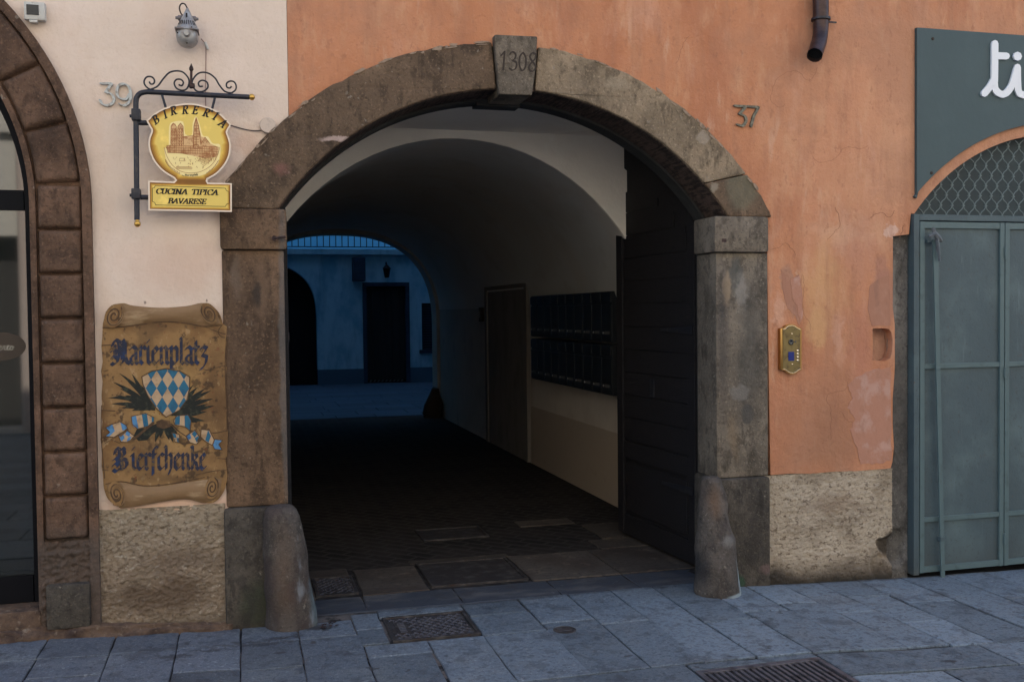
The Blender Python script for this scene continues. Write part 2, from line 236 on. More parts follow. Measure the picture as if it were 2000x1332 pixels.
M['lunette'] = mat('dark_teal_panel', (.030, .045, .052), .5, layers=[('n', (.04, .06, .068), 4, .4, .7)])
M['white_letter'] = mat('white_acrylic_letter', (.72, .74, .78), .4)
M['black'] = mat('black_lettering_paint', (.018, .014, .012), .7)
M['black_metal'] = mat('black_door_frame', (.006, .006, .008), .6, spec=.1)
M['glass'] = mat('dark_reflecting_shop_glass', (.012, .014, .013), .03, spec=.9)
M['glass'].node_tree.nodes['Principled BSDF'].inputs['IOR'].default_value = 1.6
M['sticker'] = mat('brown_oval_sticker', (.05, .035, .025), .5)
M['sticker_text'] = mat('sticker_script', (.45, .42, .35), .6)
M['sign_white'] = mat('sign_white_edge', (.80, .66, .52), .5)
M['sign_yellow'] = mat('sign_yellow_print', (.70, .53, .13), .45, layers=[('n', (.62, .42, .08), 9, .4, .7)])
M['sign_brown'] = mat('sign_brown_print', (.30, .10, .035), .6)
M['sign_tan'] = mat('sign_tan_print', (.66, .42, .20), .6, layers=[('n', (.42, .2, .08), 45, .45, .65)])
M['sign_glow'] = mat('sign_pale_print', (.86, .70, .32), .6)
M['parch'] = mat('painted_parchment', (.27, .152, .060), .75, layers=[
    ('n', (.17, .085, .03), 6, .42, .66, (1, 1, 1), 8, .85), ('n', (.37, .215, .08), 5, .52, .72, (1, 1, 1), 7, .7),
    ('e', (.10, .052, .022), (-.12, 0, 1.13), (.085, 1, .55), 1, .18, .75, 9), ('e', (.10, .052, .022), (-.69, 0, 1.13), (.07, 1, .55), 1, .16, .75, 9), ('e', (.13, .065, .025), (-.4, 0, 1.55), (.33, 1, .05), 1, .14, .65, 9), ('e', (.09, .05, .022), (-.30, 0, .79), (.33, 1, .05), 1, .14, .7, 9),
    ('n', (.05, .028, .014), 20, .55, .64, (1, 1, 1), 7, .8), ('n', (.40, .26, .13), 34, .60, .68, (1, 1, .6), 5, .5), ('n', (.10, .055, .025), 3.2, .54, .62, (1, 1, 1), 9, .5),
    ('e', (.39, .25, .09), (-.38, 0, 1.2), (.22, 1, .3), .9, .2, .5), ('n', (.16, .05, .02), 60, .64, .72, (1, 1, 1), 3, .8)], bumps=[(12, .004), (90, .001)])
M['parch_light'] = mat('painted_parchment_roll', (.235, .14, .07), .75, layers=[('n', (.19, .11, .05), 9, .42, .68, (.5, 1, 2), 7, .9), ('n', (.44, .31, .18), 12, .55, .75, (.5, 1, 2), 6, .7)], bumps=[(14, .004)])
M['parch_dark'] = mat('painted_parchment_dark', (.075, .042, .022), .8, layers=[('n', (.16, .09, .04), 22, .5, .7)])
M['bl_blue'] = mat('blackletter_blue_paint', (.022, .024, .042), .7, layers=[('n', (.018, .034, .085), 22, .50, .66), ('n', (.12, .075, .035), 42, .53, .62)])
M['paint_blue'] = mat('bavarian_blue_paint', (.022, .115, .19), .65, layers=[('n', (.02, .07, .13), 25, .45, .7)])
M['paint_sky'] = mat('light_blue_paint', (.08, .21, .38), .65, layers=[('n', (.04, .1, .2), 30, .48, .68)])
M['paint_white'] = mat('cream_white_paint', (.44, .30, .18), .65, layers=[('n', (.32, .20, .11), 30, .48, .66)])
M['leaf_paint'] = mat('dark_painted_leaves', (.014, .015, .012), .7, layers=[('n', (.04, .042, .025), 40, .5, .65)])
M['opp'] = mat('pale_plaster_across_street', (.60, .56, .47), .9, layers=[('n', (.54, .50, .44), 1, .4, .7)], bumps=[(8, .01)])
M['opp_dark'] = mat('dark_shutters', (.05, .045, .04), .7)
M['plain'] = mat('plain_building_mass', (.35, .3, .25), .9)
M['court'] = mat('skylight_tinted_courtyard_plaster', (.33, .53, .62), .9, layers=[('n', (.15, .34, .46), 3, .4, .7, (1, 1, .6), 7, .9), ('n', (.09, .2, .30), 2, .5, .75, (2, 1, .4), 7, .6), ('z', (.06, .11, .16), .34, .345, .01, 1)], bumps=[(6, .01)])  # white plaster, with the blue of its skylight put into the colour
M['court_sky_blue'] = mat('sky_toned_upper_wall', (.36, .80, .95), .9, layers=[('n', (.30, .74, .92), 2, .4, .7)])  # stands in for bright sky: its blue and brightness are in the colour
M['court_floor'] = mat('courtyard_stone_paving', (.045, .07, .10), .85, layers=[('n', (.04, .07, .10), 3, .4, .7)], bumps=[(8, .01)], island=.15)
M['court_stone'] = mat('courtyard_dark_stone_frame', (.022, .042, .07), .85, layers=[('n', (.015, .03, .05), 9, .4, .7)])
M['mailbox'] = mat('dark_grey_mailbox_metal', (.018, .021, .025), .5, .2, island=.25)
M['tag'] = mat('pale_name_tag', (.12, .115, .11), .6)
M['cloth'] = mat('grey_rag', (.14, .155, .17), .95, layers=[('n', (.08, .09, .1), 40, .4, .7)], bumps=[(60, .003)])

# ------------------------------------------------------------ mesh helpers
class MB:
    def __init__(s): s.v = []; s.f = []
    def add(s, vs, fs):
        o = len(s.v); s.v += [tuple(p) for p in vs]; s.f += [tuple(o+i for i in f) for f in fs]; return s
    def box(s, x0, x1, y0, y1, z0, z1, bev=0):
        if bev:
            b = min(bev, (x1-x0)/3, (y1-y0)/3, (z1-z0)/3)
            bm = bmesh.new(); bmesh.ops.create_cube(bm, size=1)
            for q in bm.verts: q.co = Vector(((x0+x1)/2+q.co.x*(x1-x0), (y0+y1)/2+q.co.y*(y1-y0), (z0+z1)/2+q.co.z*(z1-z0)))
            bmesh.ops.bevel(bm, geom=bm.edges[:], offset=b, segments=2, affect='EDGES', profile=.6)
            bm.verts.index_update(); s.add([q.co for q in bm.verts], [[q.index for q in f.verts] for f in bm.faces]); bm.free(); return s
        vs = [(x, y, z) for x in (x0, x1) for y in (y0, y1) for z in (z0, z1)]
        return s.add(vs, [(0, 1, 3, 2), (4, 6, 7, 5), (0, 4, 5, 1), (2, 3, 7, 6), (0, 2, 6, 4), (1, 5, 7, 3)])
    def prism(s, loops, y0, y1, fn=None):
        """loops of (x,z), first the outline, the others holes; faces at y0 (front) and y1"""
        if isinstance(loops[0][0], (int, float)): loops = [loops]
        tri = tessellate_polygon([[Vector((p[0], p[1], 0)) for p in l] for l in loops])
        flat = [p for l in loops for p in l]; n = len(flat)
        m = fn or (lambda x, y, z: (x, y, z))
        vs = [m(x, y0, z) for x, z in flat] + [m(x, y1, z) for x, z in flat]
        fs = []
        for t in tri: fs.append(tuple(t)); fs.append(tuple(i+n for i in reversed(t)))
        k = 0
        for l in loops:
            c = len(l)
            for i in range(c):
                a, b = k+i, k+(i+1) % c; fs.append((a, a+n, b+n, b))
            k += c
        return s.add(vs, fs)
    def tube(s, pts, r, seg=8, cap=True, flat=1.0):
        P = [Vector(p) for p in pts]; n = len(P); rr = r if isinstance(r, (list, tuple)) else [r]*n
        vs = []; fs = []; ref = None
        for i, p in enumerate(P):
            t = (P[min(i+1, n-1)] - P[max(i-1, 0)]).normalized()
            if ref is None: ref = Vector((0, 0, 1)) if abs(t.z) < .9 else Vector((0, 1, 0))
            a = (ref - t*ref.dot(t)).normalized(); ref = a; b = t.cross(a)
            for j in range(seg):
                q = 2*PI*j/seg; vs.append(p + (a*math.cos(q) + b*math.sin(q)*flat)*rr[i])
        for i in range(n-1):
            for j in range(seg):
                k = (j+1) % seg; fs.append((i*seg+j, i*seg+k, (i+1)*seg+k, (i+1)*seg+j))
        if cap: fs += [tuple(range(seg-1, -1, -1)), tuple((n-1)*seg+j for j in range(seg))]
        return s.add(vs, fs)
    def lathe(s, prof, c=(0, 0, 0), ax='z', seg=24, nz=0, nsc=6):
        """prof: (r, h) points"""
        vs = []; fs = []
        for r, h in prof:
            for j in range(seg):
                a = 2*PI*j/seg; x, y = r*math.cos(a), r*math.sin(a)
                p = Vector({'z': (x, y, h), 'y': (x, h, y), 'x': (h, x, y)}[ax]) + Vector(c)
                if nz:
                    d = noise.noise(p*nsc)*nz + noise.noise(p*nsc*4)*nz*.25; p += Vector({'z': (x, y, 0), 'y': (x, 0, y), 'x': (0, x, y)}[ax]).normalized()*d if r > 1e-4 else Vector((0, 0, 0))
                vs.append(p)
        n = len(prof)
        for i in range(n-1):
            for j in range(seg):
                k = (j+1) % seg; fs.append((i*seg+j, i*seg+k, (i+1)*seg+k, (i+1)*seg+j))
        fs += [tuple(range(seg)), tuple((n-1)*seg+j for j in reversed(range(seg)))]
        return s.add(vs, fs)
    def build(s, name, mt, parent=None, base=(0, 0, 0), smooth=False, label=None, ang=40):
        me = bpy.data.meshes.new(name)
        if parent is not None: base = parent['_b'] if '_b' in parent else base
        bx = Vector(base)
        me.from_pydata([tuple(Vector(p)-bx) for p in s.v], [], s.f); me.validate(); 
        bm = bmesh.new(); bm.from_mesh(me); bmesh.ops.recalc_face_normals(bm, faces=bm.faces); bm.to_mesh(me); bm.free()
        o = bpy.data.objects.new(name, me); C.objects.link(o); me.materials.append(M[mt] if isinstance(mt, str) else mt)
        if parent is not None: o.parent = parent
        else: o.location = base
        o['_b'] = list(base)
        if smooth:
            me.shade_smooth()
            if ang: me.set_sharp_from_angle(angle=math.radians(ang))
        if label: o['label'] = label
        return o

def tag(o, label, cat, group=None, kind=None):
    o['label'] = label; o['category'] = cat
    if group: o['group'] = group
    if kind: o['kind'] = kind
    return o
def thing(name, label, cat, base, group=None):
    o = bpy.data.objects.new(name, None); C.objects.link(o); o.location = base; o['_b'] = list(base); o.empty_display_size = .1
    return tag(o, label, cat, group)
def struct(name, mb, mt, **k):
    o = mb.build(name, mt, **k); o['kind'] = 'structure'; return o
def arc(cx, cz, R, a0, a1, n): return [(cx+R*math.cos(math.radians(a0+(a1-a0)*i/n)), cz+R*math.sin(math.radians(a0+(a1-a0)*i/n))) for i in range(n+1)]
def jit(pts, a, seed=0): 
    rr = random.Random(seed); return [(x+rr.uniform(-a, a), z+rr.uniform(-a, a)) for x, z in pts]
def smooth_pts(P, k=6):
    out = []; n = len(P)
    for i in range(n-1):
        p0, p1, p2, p3 = P[max(i-1, 0)], P[i], P[i+1], P[min(i+2, n-1)]
        for j in range(k):
            t = j/k; out.append(tuple(.5*((2*b)+(-a+c)*t+(2*a-5*b+4*c-d)*t*t+(-a+3*b-3*c+d)*t**3) for a, b, c, d in zip(p0, p1, p2, p3)))
    return out + [tuple(P[-1])]
def hull(P):
    P = sorted(set((round(a, 6), round(b, 6)) for a, b in P)); 
    if len(P) < 3: return P
    def half(Q):
        h = []
        for p in Q:
            while len(h) > 1 and (h[-1][0]-h[-2][0])*(p[1]-h[-2][1])-(h[-1][1]-h[-2][1])*(p[0]-h[-2][0]) <= 0: h.pop()
            h.append(p)
        return h
    a, b = half(P), half(P[::-1]); return a[:-1]+b[:-1]
def nib(mb, pts, w, t, ang, y, th, xf=None, n=[0]):
    """sweep a flat nib along pts (x,z); xf maps (x,z) to the board"""
    ca, sa = math.cos(math.radians(ang)), math.sin(math.radians(ang))
    if t is None: N = [(w/2*math.cos(2*PI*i/8), w/2*math.sin(2*PI*i/8)) for i in range(8)]
    else: N = [(a*w/2*ca-b*t/2*sa, a*w/2*sa+b*t/2*ca) for a, b in ((-1, -1), (1, -1), (1, 1), (-1, 1))]
    for p, q in zip(pts[:-1], pts[1:]):
        h = hull([(p[0]+a, p[1]+b) for a, b in N]+[(q[0]+a, q[1]+b) for a, b in N])
        if len(h) < 3: continue
        if xf: h = [xf(*c) for c in h]
        n[0] += 1; dy = (n[0] % 101)*.000011
        k = len(h); vs = [(x, y-th-dy, z) for x, z in h]+[(x, y, z) for x, z in h]
        mb.add(vs, [tuple(range(k))]+[(i, i+k, (i+1) % k+k, (i+1) % k) for i in range(k)])
def gz(x):
    K = [(-8, .06), (-1, .045), (0, .005), (2.6, 0), (3, -.025), (4, -.062), (5, -.08), (9, -.14)]
    if x <= K[0][0]: return K[0][1]
    for (a, za), (b, zb) in zip(K[:-1], K[1:]):
        if x <= b: return za+(zb-za)*(x-a)/(b-a)
    return K[-1][1]
# ============================================================ GROUND
def slab_mesh(rects, z=0., gap=.0036, h=.02, hv=.0015, follow=True, seed=3, jitter=.006):
    rr = random.Random(seed); mb = MB()
    for q in rects:
        if len(q) == 4 and isinstance(q[0], (int, float)):
            x0, x1, y0, y1 = q; q = [(x0, y0), (x1, y0), (x1, y1), (x0, y1)]
        cx = sum(p[0] for p in q)/len(q); cy = sum(p[1] for p in q)/len(q)
        dz = rr.uniform(-hv, hv); tl = rr.uniform(-.003, .003)
        P = []
        for i in range(len(q)):                       # slightly wandering edges
            a, b = q[i], q[(i+1) % len(q)]; L = math.dist(a, b); k = max(1, min(6, int(L/.09)))
            for j in range(k):
                t = j/k; P.append((a[0]+(b[0]-a[0])*t+rr.uniform(-1, 1)*jitter*.45, a[1]+(b[1]-a[1])*t+rr.uniform(-1, 1)*jitter*.45))
        def ring(d, zz):
            out = []
            for x, y in P:
                l = math.hypot(x-cx, y-cy) or 1; X = x-(x-cx)/l*d*1.3; Y = y-(y-cy)/l*d*1.3
                out.append((X, Y, z+(gz(X) if follow else 0)+dz+tl*(X-cx)+zz))
            return out
        n = len(P); r1 = ring(gap, -h); r2 = ring(gap, -.0035); r3 = ring(gap+.005, 0)
        fs = [(i, (i+1) % n, (i+1) % n+n, i+n) for i in range(n)]+[(i+n, (i+1) % n+n, (i+1) % n+2*n, i+2*n) for i in range(n)]
        mb.add(r1+r2+r3+[(cx, cy, z+(gz(cx) if follow else 0)+dz)], fs+[(2*n+i, 2*n+(i+1) % n, 3*n) for i in range(n)])
    return mb
rr = random.Random(11)
R = []
# the apron below the facade: stones laid square to the wall, following the photo's joints
J = [-1.9, -1.55, -1.24, -.94, -.63, -.335, -.04, .24]
for i, (a, b) in enumerate(zip(J[:-1], J[1:])):
    t = .10 if a < -.3 else .02
    ys = [t, -.02-.28+rr.uniform(-.04, .04) if i > 3 else -.34, -.64+rr.uniform(-.05, .05), -1.14] if i not in (1, 4) else [t, -.32, -1.14]
    for y1, y0 in zip(ys[:-1], ys[1:]): R.append((a, b, y0, y1))
R += [(.24, .52, -.30, -.05), (.24, .53, -1.14, -.30), (.52, .66, -.24, .03), (.52, .66, -.47, -.24), (.53, .84, -.66, -.49), (.53, .83, -1.14, -.66),
      (.84, 1.12, -1.14, -.49), (1.12, 1.44, -.18, .05), (1.12, 1.45, -.50, -.18), (1.12, 1.46, -1.14, -.50), (.66, 1.12, -.055, .06),
      (1.45, 1.74, -.40, .08), (1.45, 1.74, -1.14, -.40), (1.74, 2.0, -.50, .07), (1.74, 2.01, -1.14, -.50), (2.0, 2.255, -1.15, .08), (2.255, 2.53, -.62, .08), (2.26, 2.54, -1.16, -.62),
      (2.53, 2.80, -.52, -.02), (2.54, 2.82, -1.17, -.52), (2.80, 3.05, -.40, -.02), (2.81, 3.05, -1.18, -.40), (3.05, 3.285, -.60, -.01), (3.05, 3.285, -1.18, -.60), (3.285, 3.56, -.34, -.01),
      (3.285, 3.54, -.82, -.34), (3.285, 3.54, -1.20, -.82), (3.56, 3.87, -.5, 0), (3.54, 3.85, -1.20, -.5), (3.87, 4.18, -1.21, 0)]
x = 4.18
while x < 9:
    wd = rr.uniform(.26, .33); m = rr.uniform(-.8, -.4); R += [(x, x+wd, m, 0), (x, x+wd, -1.21, m)]; x += wd
x = -1.9
while x > -7:
    wd = rr.uniform(.28, .34); m = rr.uniform(-.8, -.3); R += [(x-wd, x, m, .1), (x-wd, x, -1.14, m)]; x -= wd
# band of long slabs beside the big grate, broken where the grate lies
for a, b in ((-7, -5.6), (-5.6, -4.4), (-4.4, -3.1), (-3.1, -2.0), (-2.0, -.9), (-.9, .1), (.1, 1.05), (1.05, 1.90)): R.append((a, b, -1.47, -1.15))
R += [(1.9, 2.52, -1.235, -1.17)] if 0 else []
for a, b in ((2.53, 3.42), (3.42, 4.5), (4.5, 5.7), (5.7, 7), (7, 9)): R.append((a, b, -1.48, -1.21))
R.append([(1.90, -1.235), (2.53, -1.235), (2.53, -1.19), (1.90, -1.16)])
y = -1.49
row = 0
while y > -9.0:
    hgt = rr.uniform(.32, .42) if row else .19; x = -7+rr.uniform(0, .5)
    while x < 9:
        wd = rr.uniform(.45, .95); a, b = x, x+wd
        if row == 0 and a < 2.53 and b > 1.88:
            if a < 1.5: R.append((a, 1.90, y-hgt, y))
            x = 2.53; row = 0; R.append((2.53, 3.0, y-hgt, y)); x = 3.0; continue
        R.append((a, b, y-hgt, y)); x = b
    y -= hgt; row += 1
pv = struct('pavement', slab_mesh(R), 'slab')
mb = MB(); n = 64
for i in range(n):
    x0 = -7+16*i/n; x1 = -7+16*(i+1)/n
    mb.add([(x0, -9.1, gz(x0)-.011), (x1, -9.1, gz(x1)-.011), (x1, .12, gz(x1)-.011), (x0, .12, gz(x0)-.011)], [(0, 1, 2, 3)])
struct('street_joints', mb, 'mortar')
struct('ground', MB().add([(-80, -80, -.20), (80, -80, -.20), (80, 80, -.20), (-80, 80, -.20)], [(0, 1, 2, 3)]), 'mortar')
struct('threshold', slab_mesh([(.20, .62, .09, .385), (.62, 1.15, .085, .39), (1.15, 1.72, .085, .395), (1.72, 2.2, .08, .385), (2.2, 2.68, .075, .39)], z=-.006, gap=.0015, jitter=.012, seed=5), 'threshold')
PR = [(.0, .37, .40, .86), (.63, 1.02, .40, .98), (1.64, 2.2, .40, 1.02), (2.2, 2.9, .40, 1.02), (.0, .6, .86, 1.03), (1.0, 1.66, 1.02, 1.1), (1.97, 2.4, 1.86, 2.05), (2.3, 2.92, 1.04, 1.30), (2.42, 2.92, 1.32, 1.8)]
struct('passage_slabs', slab_mesh(PR, z=.0, gap=.003, follow=False, seed=9), 'passage_slab')
struct('passage_floor', MB().box(-.2, 3.0, .10, 10.2, -.15, -.008), 'passage_floor')
cr = random.Random(4); CR = []
y = 10.2
while y < 17.6:
    x = -4+cr.uniform(0, .5); hgt = cr.uniform(.4, .6)
    while x < 7: wd = cr.uniform(.5, 1.0); CR.append((x, x+wd, y, y+hgt)); x += wd
    y += hgt
struct('courtyard_floor', slab_mesh(CR, z=-.002, follow=False, seed=8), 'court_floor')

# ============================================================ HOUSE 37 (orange)
H = thing('townhouse', 'orange plastered townhouse with the big dark stone archway dated above', 'house', (1.44, .2, 0))
AX, AZ, AR = 1.443, 1.274, 1.529
def archz(x, R=AR, cx=AX, cz=AZ): return cz+math.sqrt(max(0, R*R-(x-cx)**2))
# core wall
gate_arc = arc(5.017, 1.362, 1.325, 142.4, 37.6, 40)
core = [(.245, 10), (.245, archz(.245, 1.6))] + [p for p in arc(AX, AZ, 1.6, 180, 0, 72) if .26 < p[0] < 2.77 and p[1] > 2.0] + [(2.77, archz(2.77, 1.6)), (2.77, -.4), (3.944, -.4), (3.944, 2.17)] + gate_arc + [(6.09, 2.17), (6.09, -.4), (14, -.4), (14, 10)]
MB().prism(core, .07, .42).build('wall_core', 'orange', H)
# plaster coat with niche cut in it
ext = [p for p in arc(1.42, 1.233, 1.80, 180, 0, 90) if p[0] > .26 and p[1] > 2.15 and p[0] < 2.95]
pl = [(.245, 10), (.245, archz(.245, 1.80, 1.42, 1.233))] + ext + [(2.965, 2.1), (2.975, 1.2)] + [(2.985, .622)] + jit([(3.1, .622), (3.25, .619), (3.4, .619), (3.55, .617), (3.7, .617), (3.80, .622)], .003, 2) \
    + jit([(3.815, .66), (3.825, .75), (3.818, .9), (3.812, 1.05), (3.825, 1.18), (3.83, 1.25)], .004, 4) + [(3.83, 1.5)] + jit([(3.815, 1.6), (3.815, 1.8), (3.815, 2.03)], .003, 5) + [(3.93, 2.045), (3.944, 2.172), (3.962, 2.172)] + gate_arc + [(6.09, 2.17), (6.09, -.4), (14, -.4), (14, 10)]
niche = jit([(3.675, 1.28), (3.675, 1.35), (3.675, 1.474), (3.75, 1.474), (3.79, 1.472), (3.805, 1.45), (3.815, 1.40), (3.812, 1.33), (3.80, 1.29), (3.76, 1.277)], .002, 1)
MB().prism([pl, niche], -.006, .07).build('wall', 'orange', H)
def rough(x0, x1, z0, z1, y, step, amp, pits=(), seed=0, edge=None):
    nx = int((x1-x0)/step); nz = int((z1-z0)/step); vs = []; fs = []
    for j in range(nz+1):
        for i in range(nx+1):
            x = x0+(x1-x0)*i/nx; z = z0+(z1-z0)*j/nz
            if edge: x += edge(x, z) 
            p = Vector((x*.9+seed, z*1.35, seed))
            d = noise.noise(p*9)*.3+noise.noise(p*34)*.55+noise.noise(p*72)*.6
            yy = y-amp*d-amp*.4
            for (px, pz, rx, rz, dp) in pits:
                q = math.hypot((x-px)/rx, (z-pz)/rz)+noise.noise(Vector((x*14, z*14, 3)))*.35
                if q < 1: yy += dp*min(1, (1-q)*3)
            vs.append((x, yy, z))
    for j in range(nz):
        for i in range(nx): a = j*(nx+1)+i; fs.append((a, a+1, a+nx+2, a+nx+1))
    return MB().add(vs, fs)
rough(2.95, 3.815, -.09, .619, .002, .006, .009, [(3.85, .125, .15, .10, .055), (3.72, .02, .07, .10, .022)]).build('plinth', 'roughcast', H, smooth=True, ang=0)
MB().box(2.95, 3.84, .064, .0695, -.4, .615).build('plinth_backing', 'roughcast', H)
rough(3.810, 3.944, -.09, 2.045, .028, .009, .005, [(3.85, .12, .10, .12, .032), (3.82, .7, .03, .04, .015), (3.815, 1.37, .03, .1, .02)], seed=5).build('quoin', 'quoin', H, smooth=True, ang=0)
MB().box(3.841, 3.9435, .064, .0695, -.4, 2.03).build('quoin_backing', 'quoin', H)
rg = random.Random(31)
def ragged(P, a=.006, k=5):
    o = []
    for i in range(len(P)):
        p, q = P[i], P[(i+1) % len(P)]
        for j in range(k): t = j/k; o.append((p[0]+(q[0]-p[0])*t+rg.uniform(-a, a)*(j > 0), p[1]+(q[1]-p[1])*t+rg.uniform(-a, a)*(j > 0)))
    return o
MB().prism(ragged([(3.800, 1.235), (3.67, 1.225), (3.56, 1.185), (3.50, 1.135), (3.535, 1.06), (3.50, 1.0), (3.555, .93), (3.515, .87), (3.56, .77), (3.59, .655), (3.72, .652), (3.805, .668), (3.802, .95)]), -.0085, -.0055).build('plaster_patch', 'patch', H)
MB().prism(ragged([(3.655, 1.73), (3.70, 1.765), (3.79, 1.80), (3.80, 1.49), (3.67, 1.492), (3.64, 1.60)], .003), -.0078, -.0055).build('plaster_patch', 'patch_dark', H)
MB().prism(ragged([(3.055, 1.83), (3.085, 1.80), (3.10, 1.76), (3.15, 1.79), (3.175, 1.80), (3.195, 1.70), (3.20, 1.55), (3.175, 1.50), (3.15, 1.56), (3.10, 1.60), (3.07, 1.70)], .005), -.0075, -.0055).build('plaster_patch', 'patch_dark', H)
MB().prism(ragged([(3.12, 1.77), (3.15, 1.785), (3.175, 1.795), (3.195, 1.70), (3.198, 1.56), (3.178, 1.51), (3.165, 1.62), (3.13, 1.66)], .005), -.0092, -.0076).build('plaster_patch', 'patch', H)
ck = MB(); rk = random.Random(77)
def crack(x, z, ang, n, st, w_=.0016):
    P_ = [(x, z)]
    for i in range(n):
        ang += rk.uniform(-.7, .7); x += st*math.cos(ang); z += st*math.sin(ang); P_.append((x, z)); ang *= .98
    nib(ck, P_, w_, None, 0, -.0061, .0003)
for a in ((3.20, 1.80, -1.6, 22, .016), (3.50, 1.16, -1.5, 26, .018, .0022), (3.82, 1.25, 2.9, 18, .017), (3.66, 2.14, .05, 13, .016, .0025), (3.0, 1.95, .8, 10, .02), (3.42, 2.2, -1.3, 12, .02), (2.4, 3.0, .3, 9, .02),
          (3.30, 3.02, -1.58, 30, .02, .0014), (3.27, 2.5, -1.6, 24, .018, .0013), (3.72, .66, 1.4, 10, .014), (3.55, .9, 2.4, 9, .015), (3.86, 2.02, 1.7, 8, .012, .002)): crack(*a)
ck.build('crack', 'crack', H)
# gateway of stone
def bevelled(o, wd=.008, seg=2, lim=50):
    b = o.modifiers.new('bevel', 'BEVEL'); b.width = wd; b.segments = seg; b.limit_method = 'ANGLE'; b.angle_limit = math.radians(lim); b.harden_normals = False
    return o
def ring(r0, r1, a0, a1, c0, c1, n, zmin=2.135, seed=0, j=.004):
    o = [p for p in arc(*c1, r1, a0, a1, n)]; i = [p for p in arc(*c0, r0, a0, a1, n)]
    o = [(x, z) for x, z in o if z > zmin]; i = [(x, z) for x, z in i if z > zmin]
    return jit(o, j, seed), i
ic, ec = (AX, AZ), (1.42, 1.233)
def solve(c, r, z): return math.degrees(math.asin((z-c[1])/r))
ai, ae = solve(ic, AR, 2.135), solve(ec, 1.813, 2.137)
def voussoir(b0, b1, t0, t1, n=24, seed=0):
    """inner arc from angle b0 to b1, outer from t0 to t1"""
    return jit(arc(*ec, 1.813, t0, t1, n), .005, seed) + arc(*ic, AR, b1, b0, n)
G37 = MB().prism(voussoir(180-ai, 94.0, 180-ae, 93.2, 34, 3), -.03, .24).build('stone_gateway', 'stone', H); bevelled(G37)
def gp(mb, name, mt, **k): return bevelled(mb.build(name, mt, G37, **k))
gp(MB().prism(voussoir(85.8, ai+9, 85.0, ae+9.3, 30, 4), -.03, .24), 'voussoir', 'stone_arch')
gp(MB().prism(voussoir(ai+8.85, ai, ae+9.15, ae, 8, 5), -.028, .24), 'voussoir', 'stone')
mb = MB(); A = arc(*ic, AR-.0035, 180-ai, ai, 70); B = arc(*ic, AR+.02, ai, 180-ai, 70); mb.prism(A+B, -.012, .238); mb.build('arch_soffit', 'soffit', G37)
gp(MB().prism([(1.322, 3.078), (1.562, 3.082), (1.556, 2.98), (1.546, 2.88), (1.528, 2.765), (1.345, 2.762), (1.338, 2.88), (1.328, 2.98)], -.062, .2), 'keystone', 'keystone')
for xa, xb, y0, mt in ((-.104, .223, -.045, 'stone_left'), (2.612, 2.958, -.045, 'stone_right')):
    o = MB().box(xa, xb, y0, .238, 1.928, 2.135, .018).build('impost', mt, G37, smooth=True)
for xa, xb, mt in ((-.098, .208, 'stone_left'), (2.632, 2.965, 'stone_right')):
    MB().box(xa, xb, -.018, .236, .622, 1.926, .012).build('pilaster', mt, G37, smooth=True)
for xa, xb in ((-.112, .19), (2.608, 2.962)):
    MB().box(xa, xb, -.048 if xa > 0 else -.04, .245, -.1, .62, .022).build('base_block', 'stone_base', G37, smooth=True)
# rebate ring and jambs behind the stone
rb = arc(AX, AZ, 1.62, 180-33, 33, 50)[::-1]; rbi = arc(AX, AZ, 1.512, 180-34.5, 34.5, 50)
MB().prism([(.10, -.1)] + [(.10, 2.12)] + arc(AX, AZ, 1.63, 148, 32, 50) + [(2.80, 2.12), (2.80, -.1), (2.69, -.1), (2.69, 2.13)] + arc(AX, AZ, 1.512, 34.4, 145.6, 50) + [(.195, 2.13), (.195, -.1)], .242, .36).build('rebate', 'rebate', G37)
MB().box(2.655, 2.685, -.055+.02, -.0451, 1.985, 2.005).build('iron_stub', 'rust', G37)
fl = MB(); rf = random.Random(21)
for c0, n_, sz in ((1.42, 46, .016),):
    for k in range(n_):
        an = rf.uniform(32, 150); 
        if 84 < an < 94: continue
        r_ = 1.813+rf.uniform(-.016, .004); cx_, cz_ = 1.42+r_*math.cos(math.radians(an)), 1.233+r_*math.sin(math.radians(an)); L_ = rf.uniform(.006, .045); W_ = rf.uniform(.003, .011)
        ta = math.radians(an+90); P_ = []
        for q in range(9):
            b_ = 2*PI*q/9; rr2 = rf.uniform(.6, 1.2); u_, v_ = L_*math.cos(b_)*rr2, W_*math.sin(b_)*rr2; P_.append((cx_+u_*math.cos(ta)-v_*math.sin(ta), cz_+u_*math.sin(ta)+v_*math.cos(ta)))
        fl.prism(P_, -.0325-rf.uniform(0, .002), -.029)
fl.build('plaster_flakes', 'flake', G37)
# house year cut in the keystone
def bil(c, w_, h_):
    (a, b, c_, d) = c
    def f(u, v):
        s, t = u/w_, v/h_
        return tuple((a[i]*(1-s)+b[i]*s)*(1-t)+(c_[i]*(1-s)+d[i]*s)*t for i in (0, 1))
    return f
DG = {'1': [[(.15, .75), (.42, 1), (.30, 0)]],
      '3': ['s', [(.12, .85), (.3, 1), (.55, .88), (.5, .65), (.3, .53)], [(.3, .53), (.6, .42), (.55, .12), (.3, 0), (.08, .1)]],
      '0': ['s', [(.4, 1), (.15, .75), (.12, .3), (.3, 0), (.55, .2), (.6, .7), (.4, 1)]],
      '8': ['s', [(.6, .95), (.35, 1), (.18, .78), (.35, .55), (.6, .3), (.5, .05), (.25, 0), (.1, .2), (.3, .48), (.58, .7), (.62, .95)]]}
mb = MB()
for ch, ox in (('1', 1.345), ('3', 1.396), ('0', 1.449), ('8', 1.503)):
    g = DG[ch]; sm = g[0] == 's'
    for st in (g[1:] if sm else g):
        nib(mb, smooth_pts(st, 5) if sm else st, .12, .05, 20, -.0622, .0006, lambda x, z: (ox+x*.075, 2.893+z*.098))
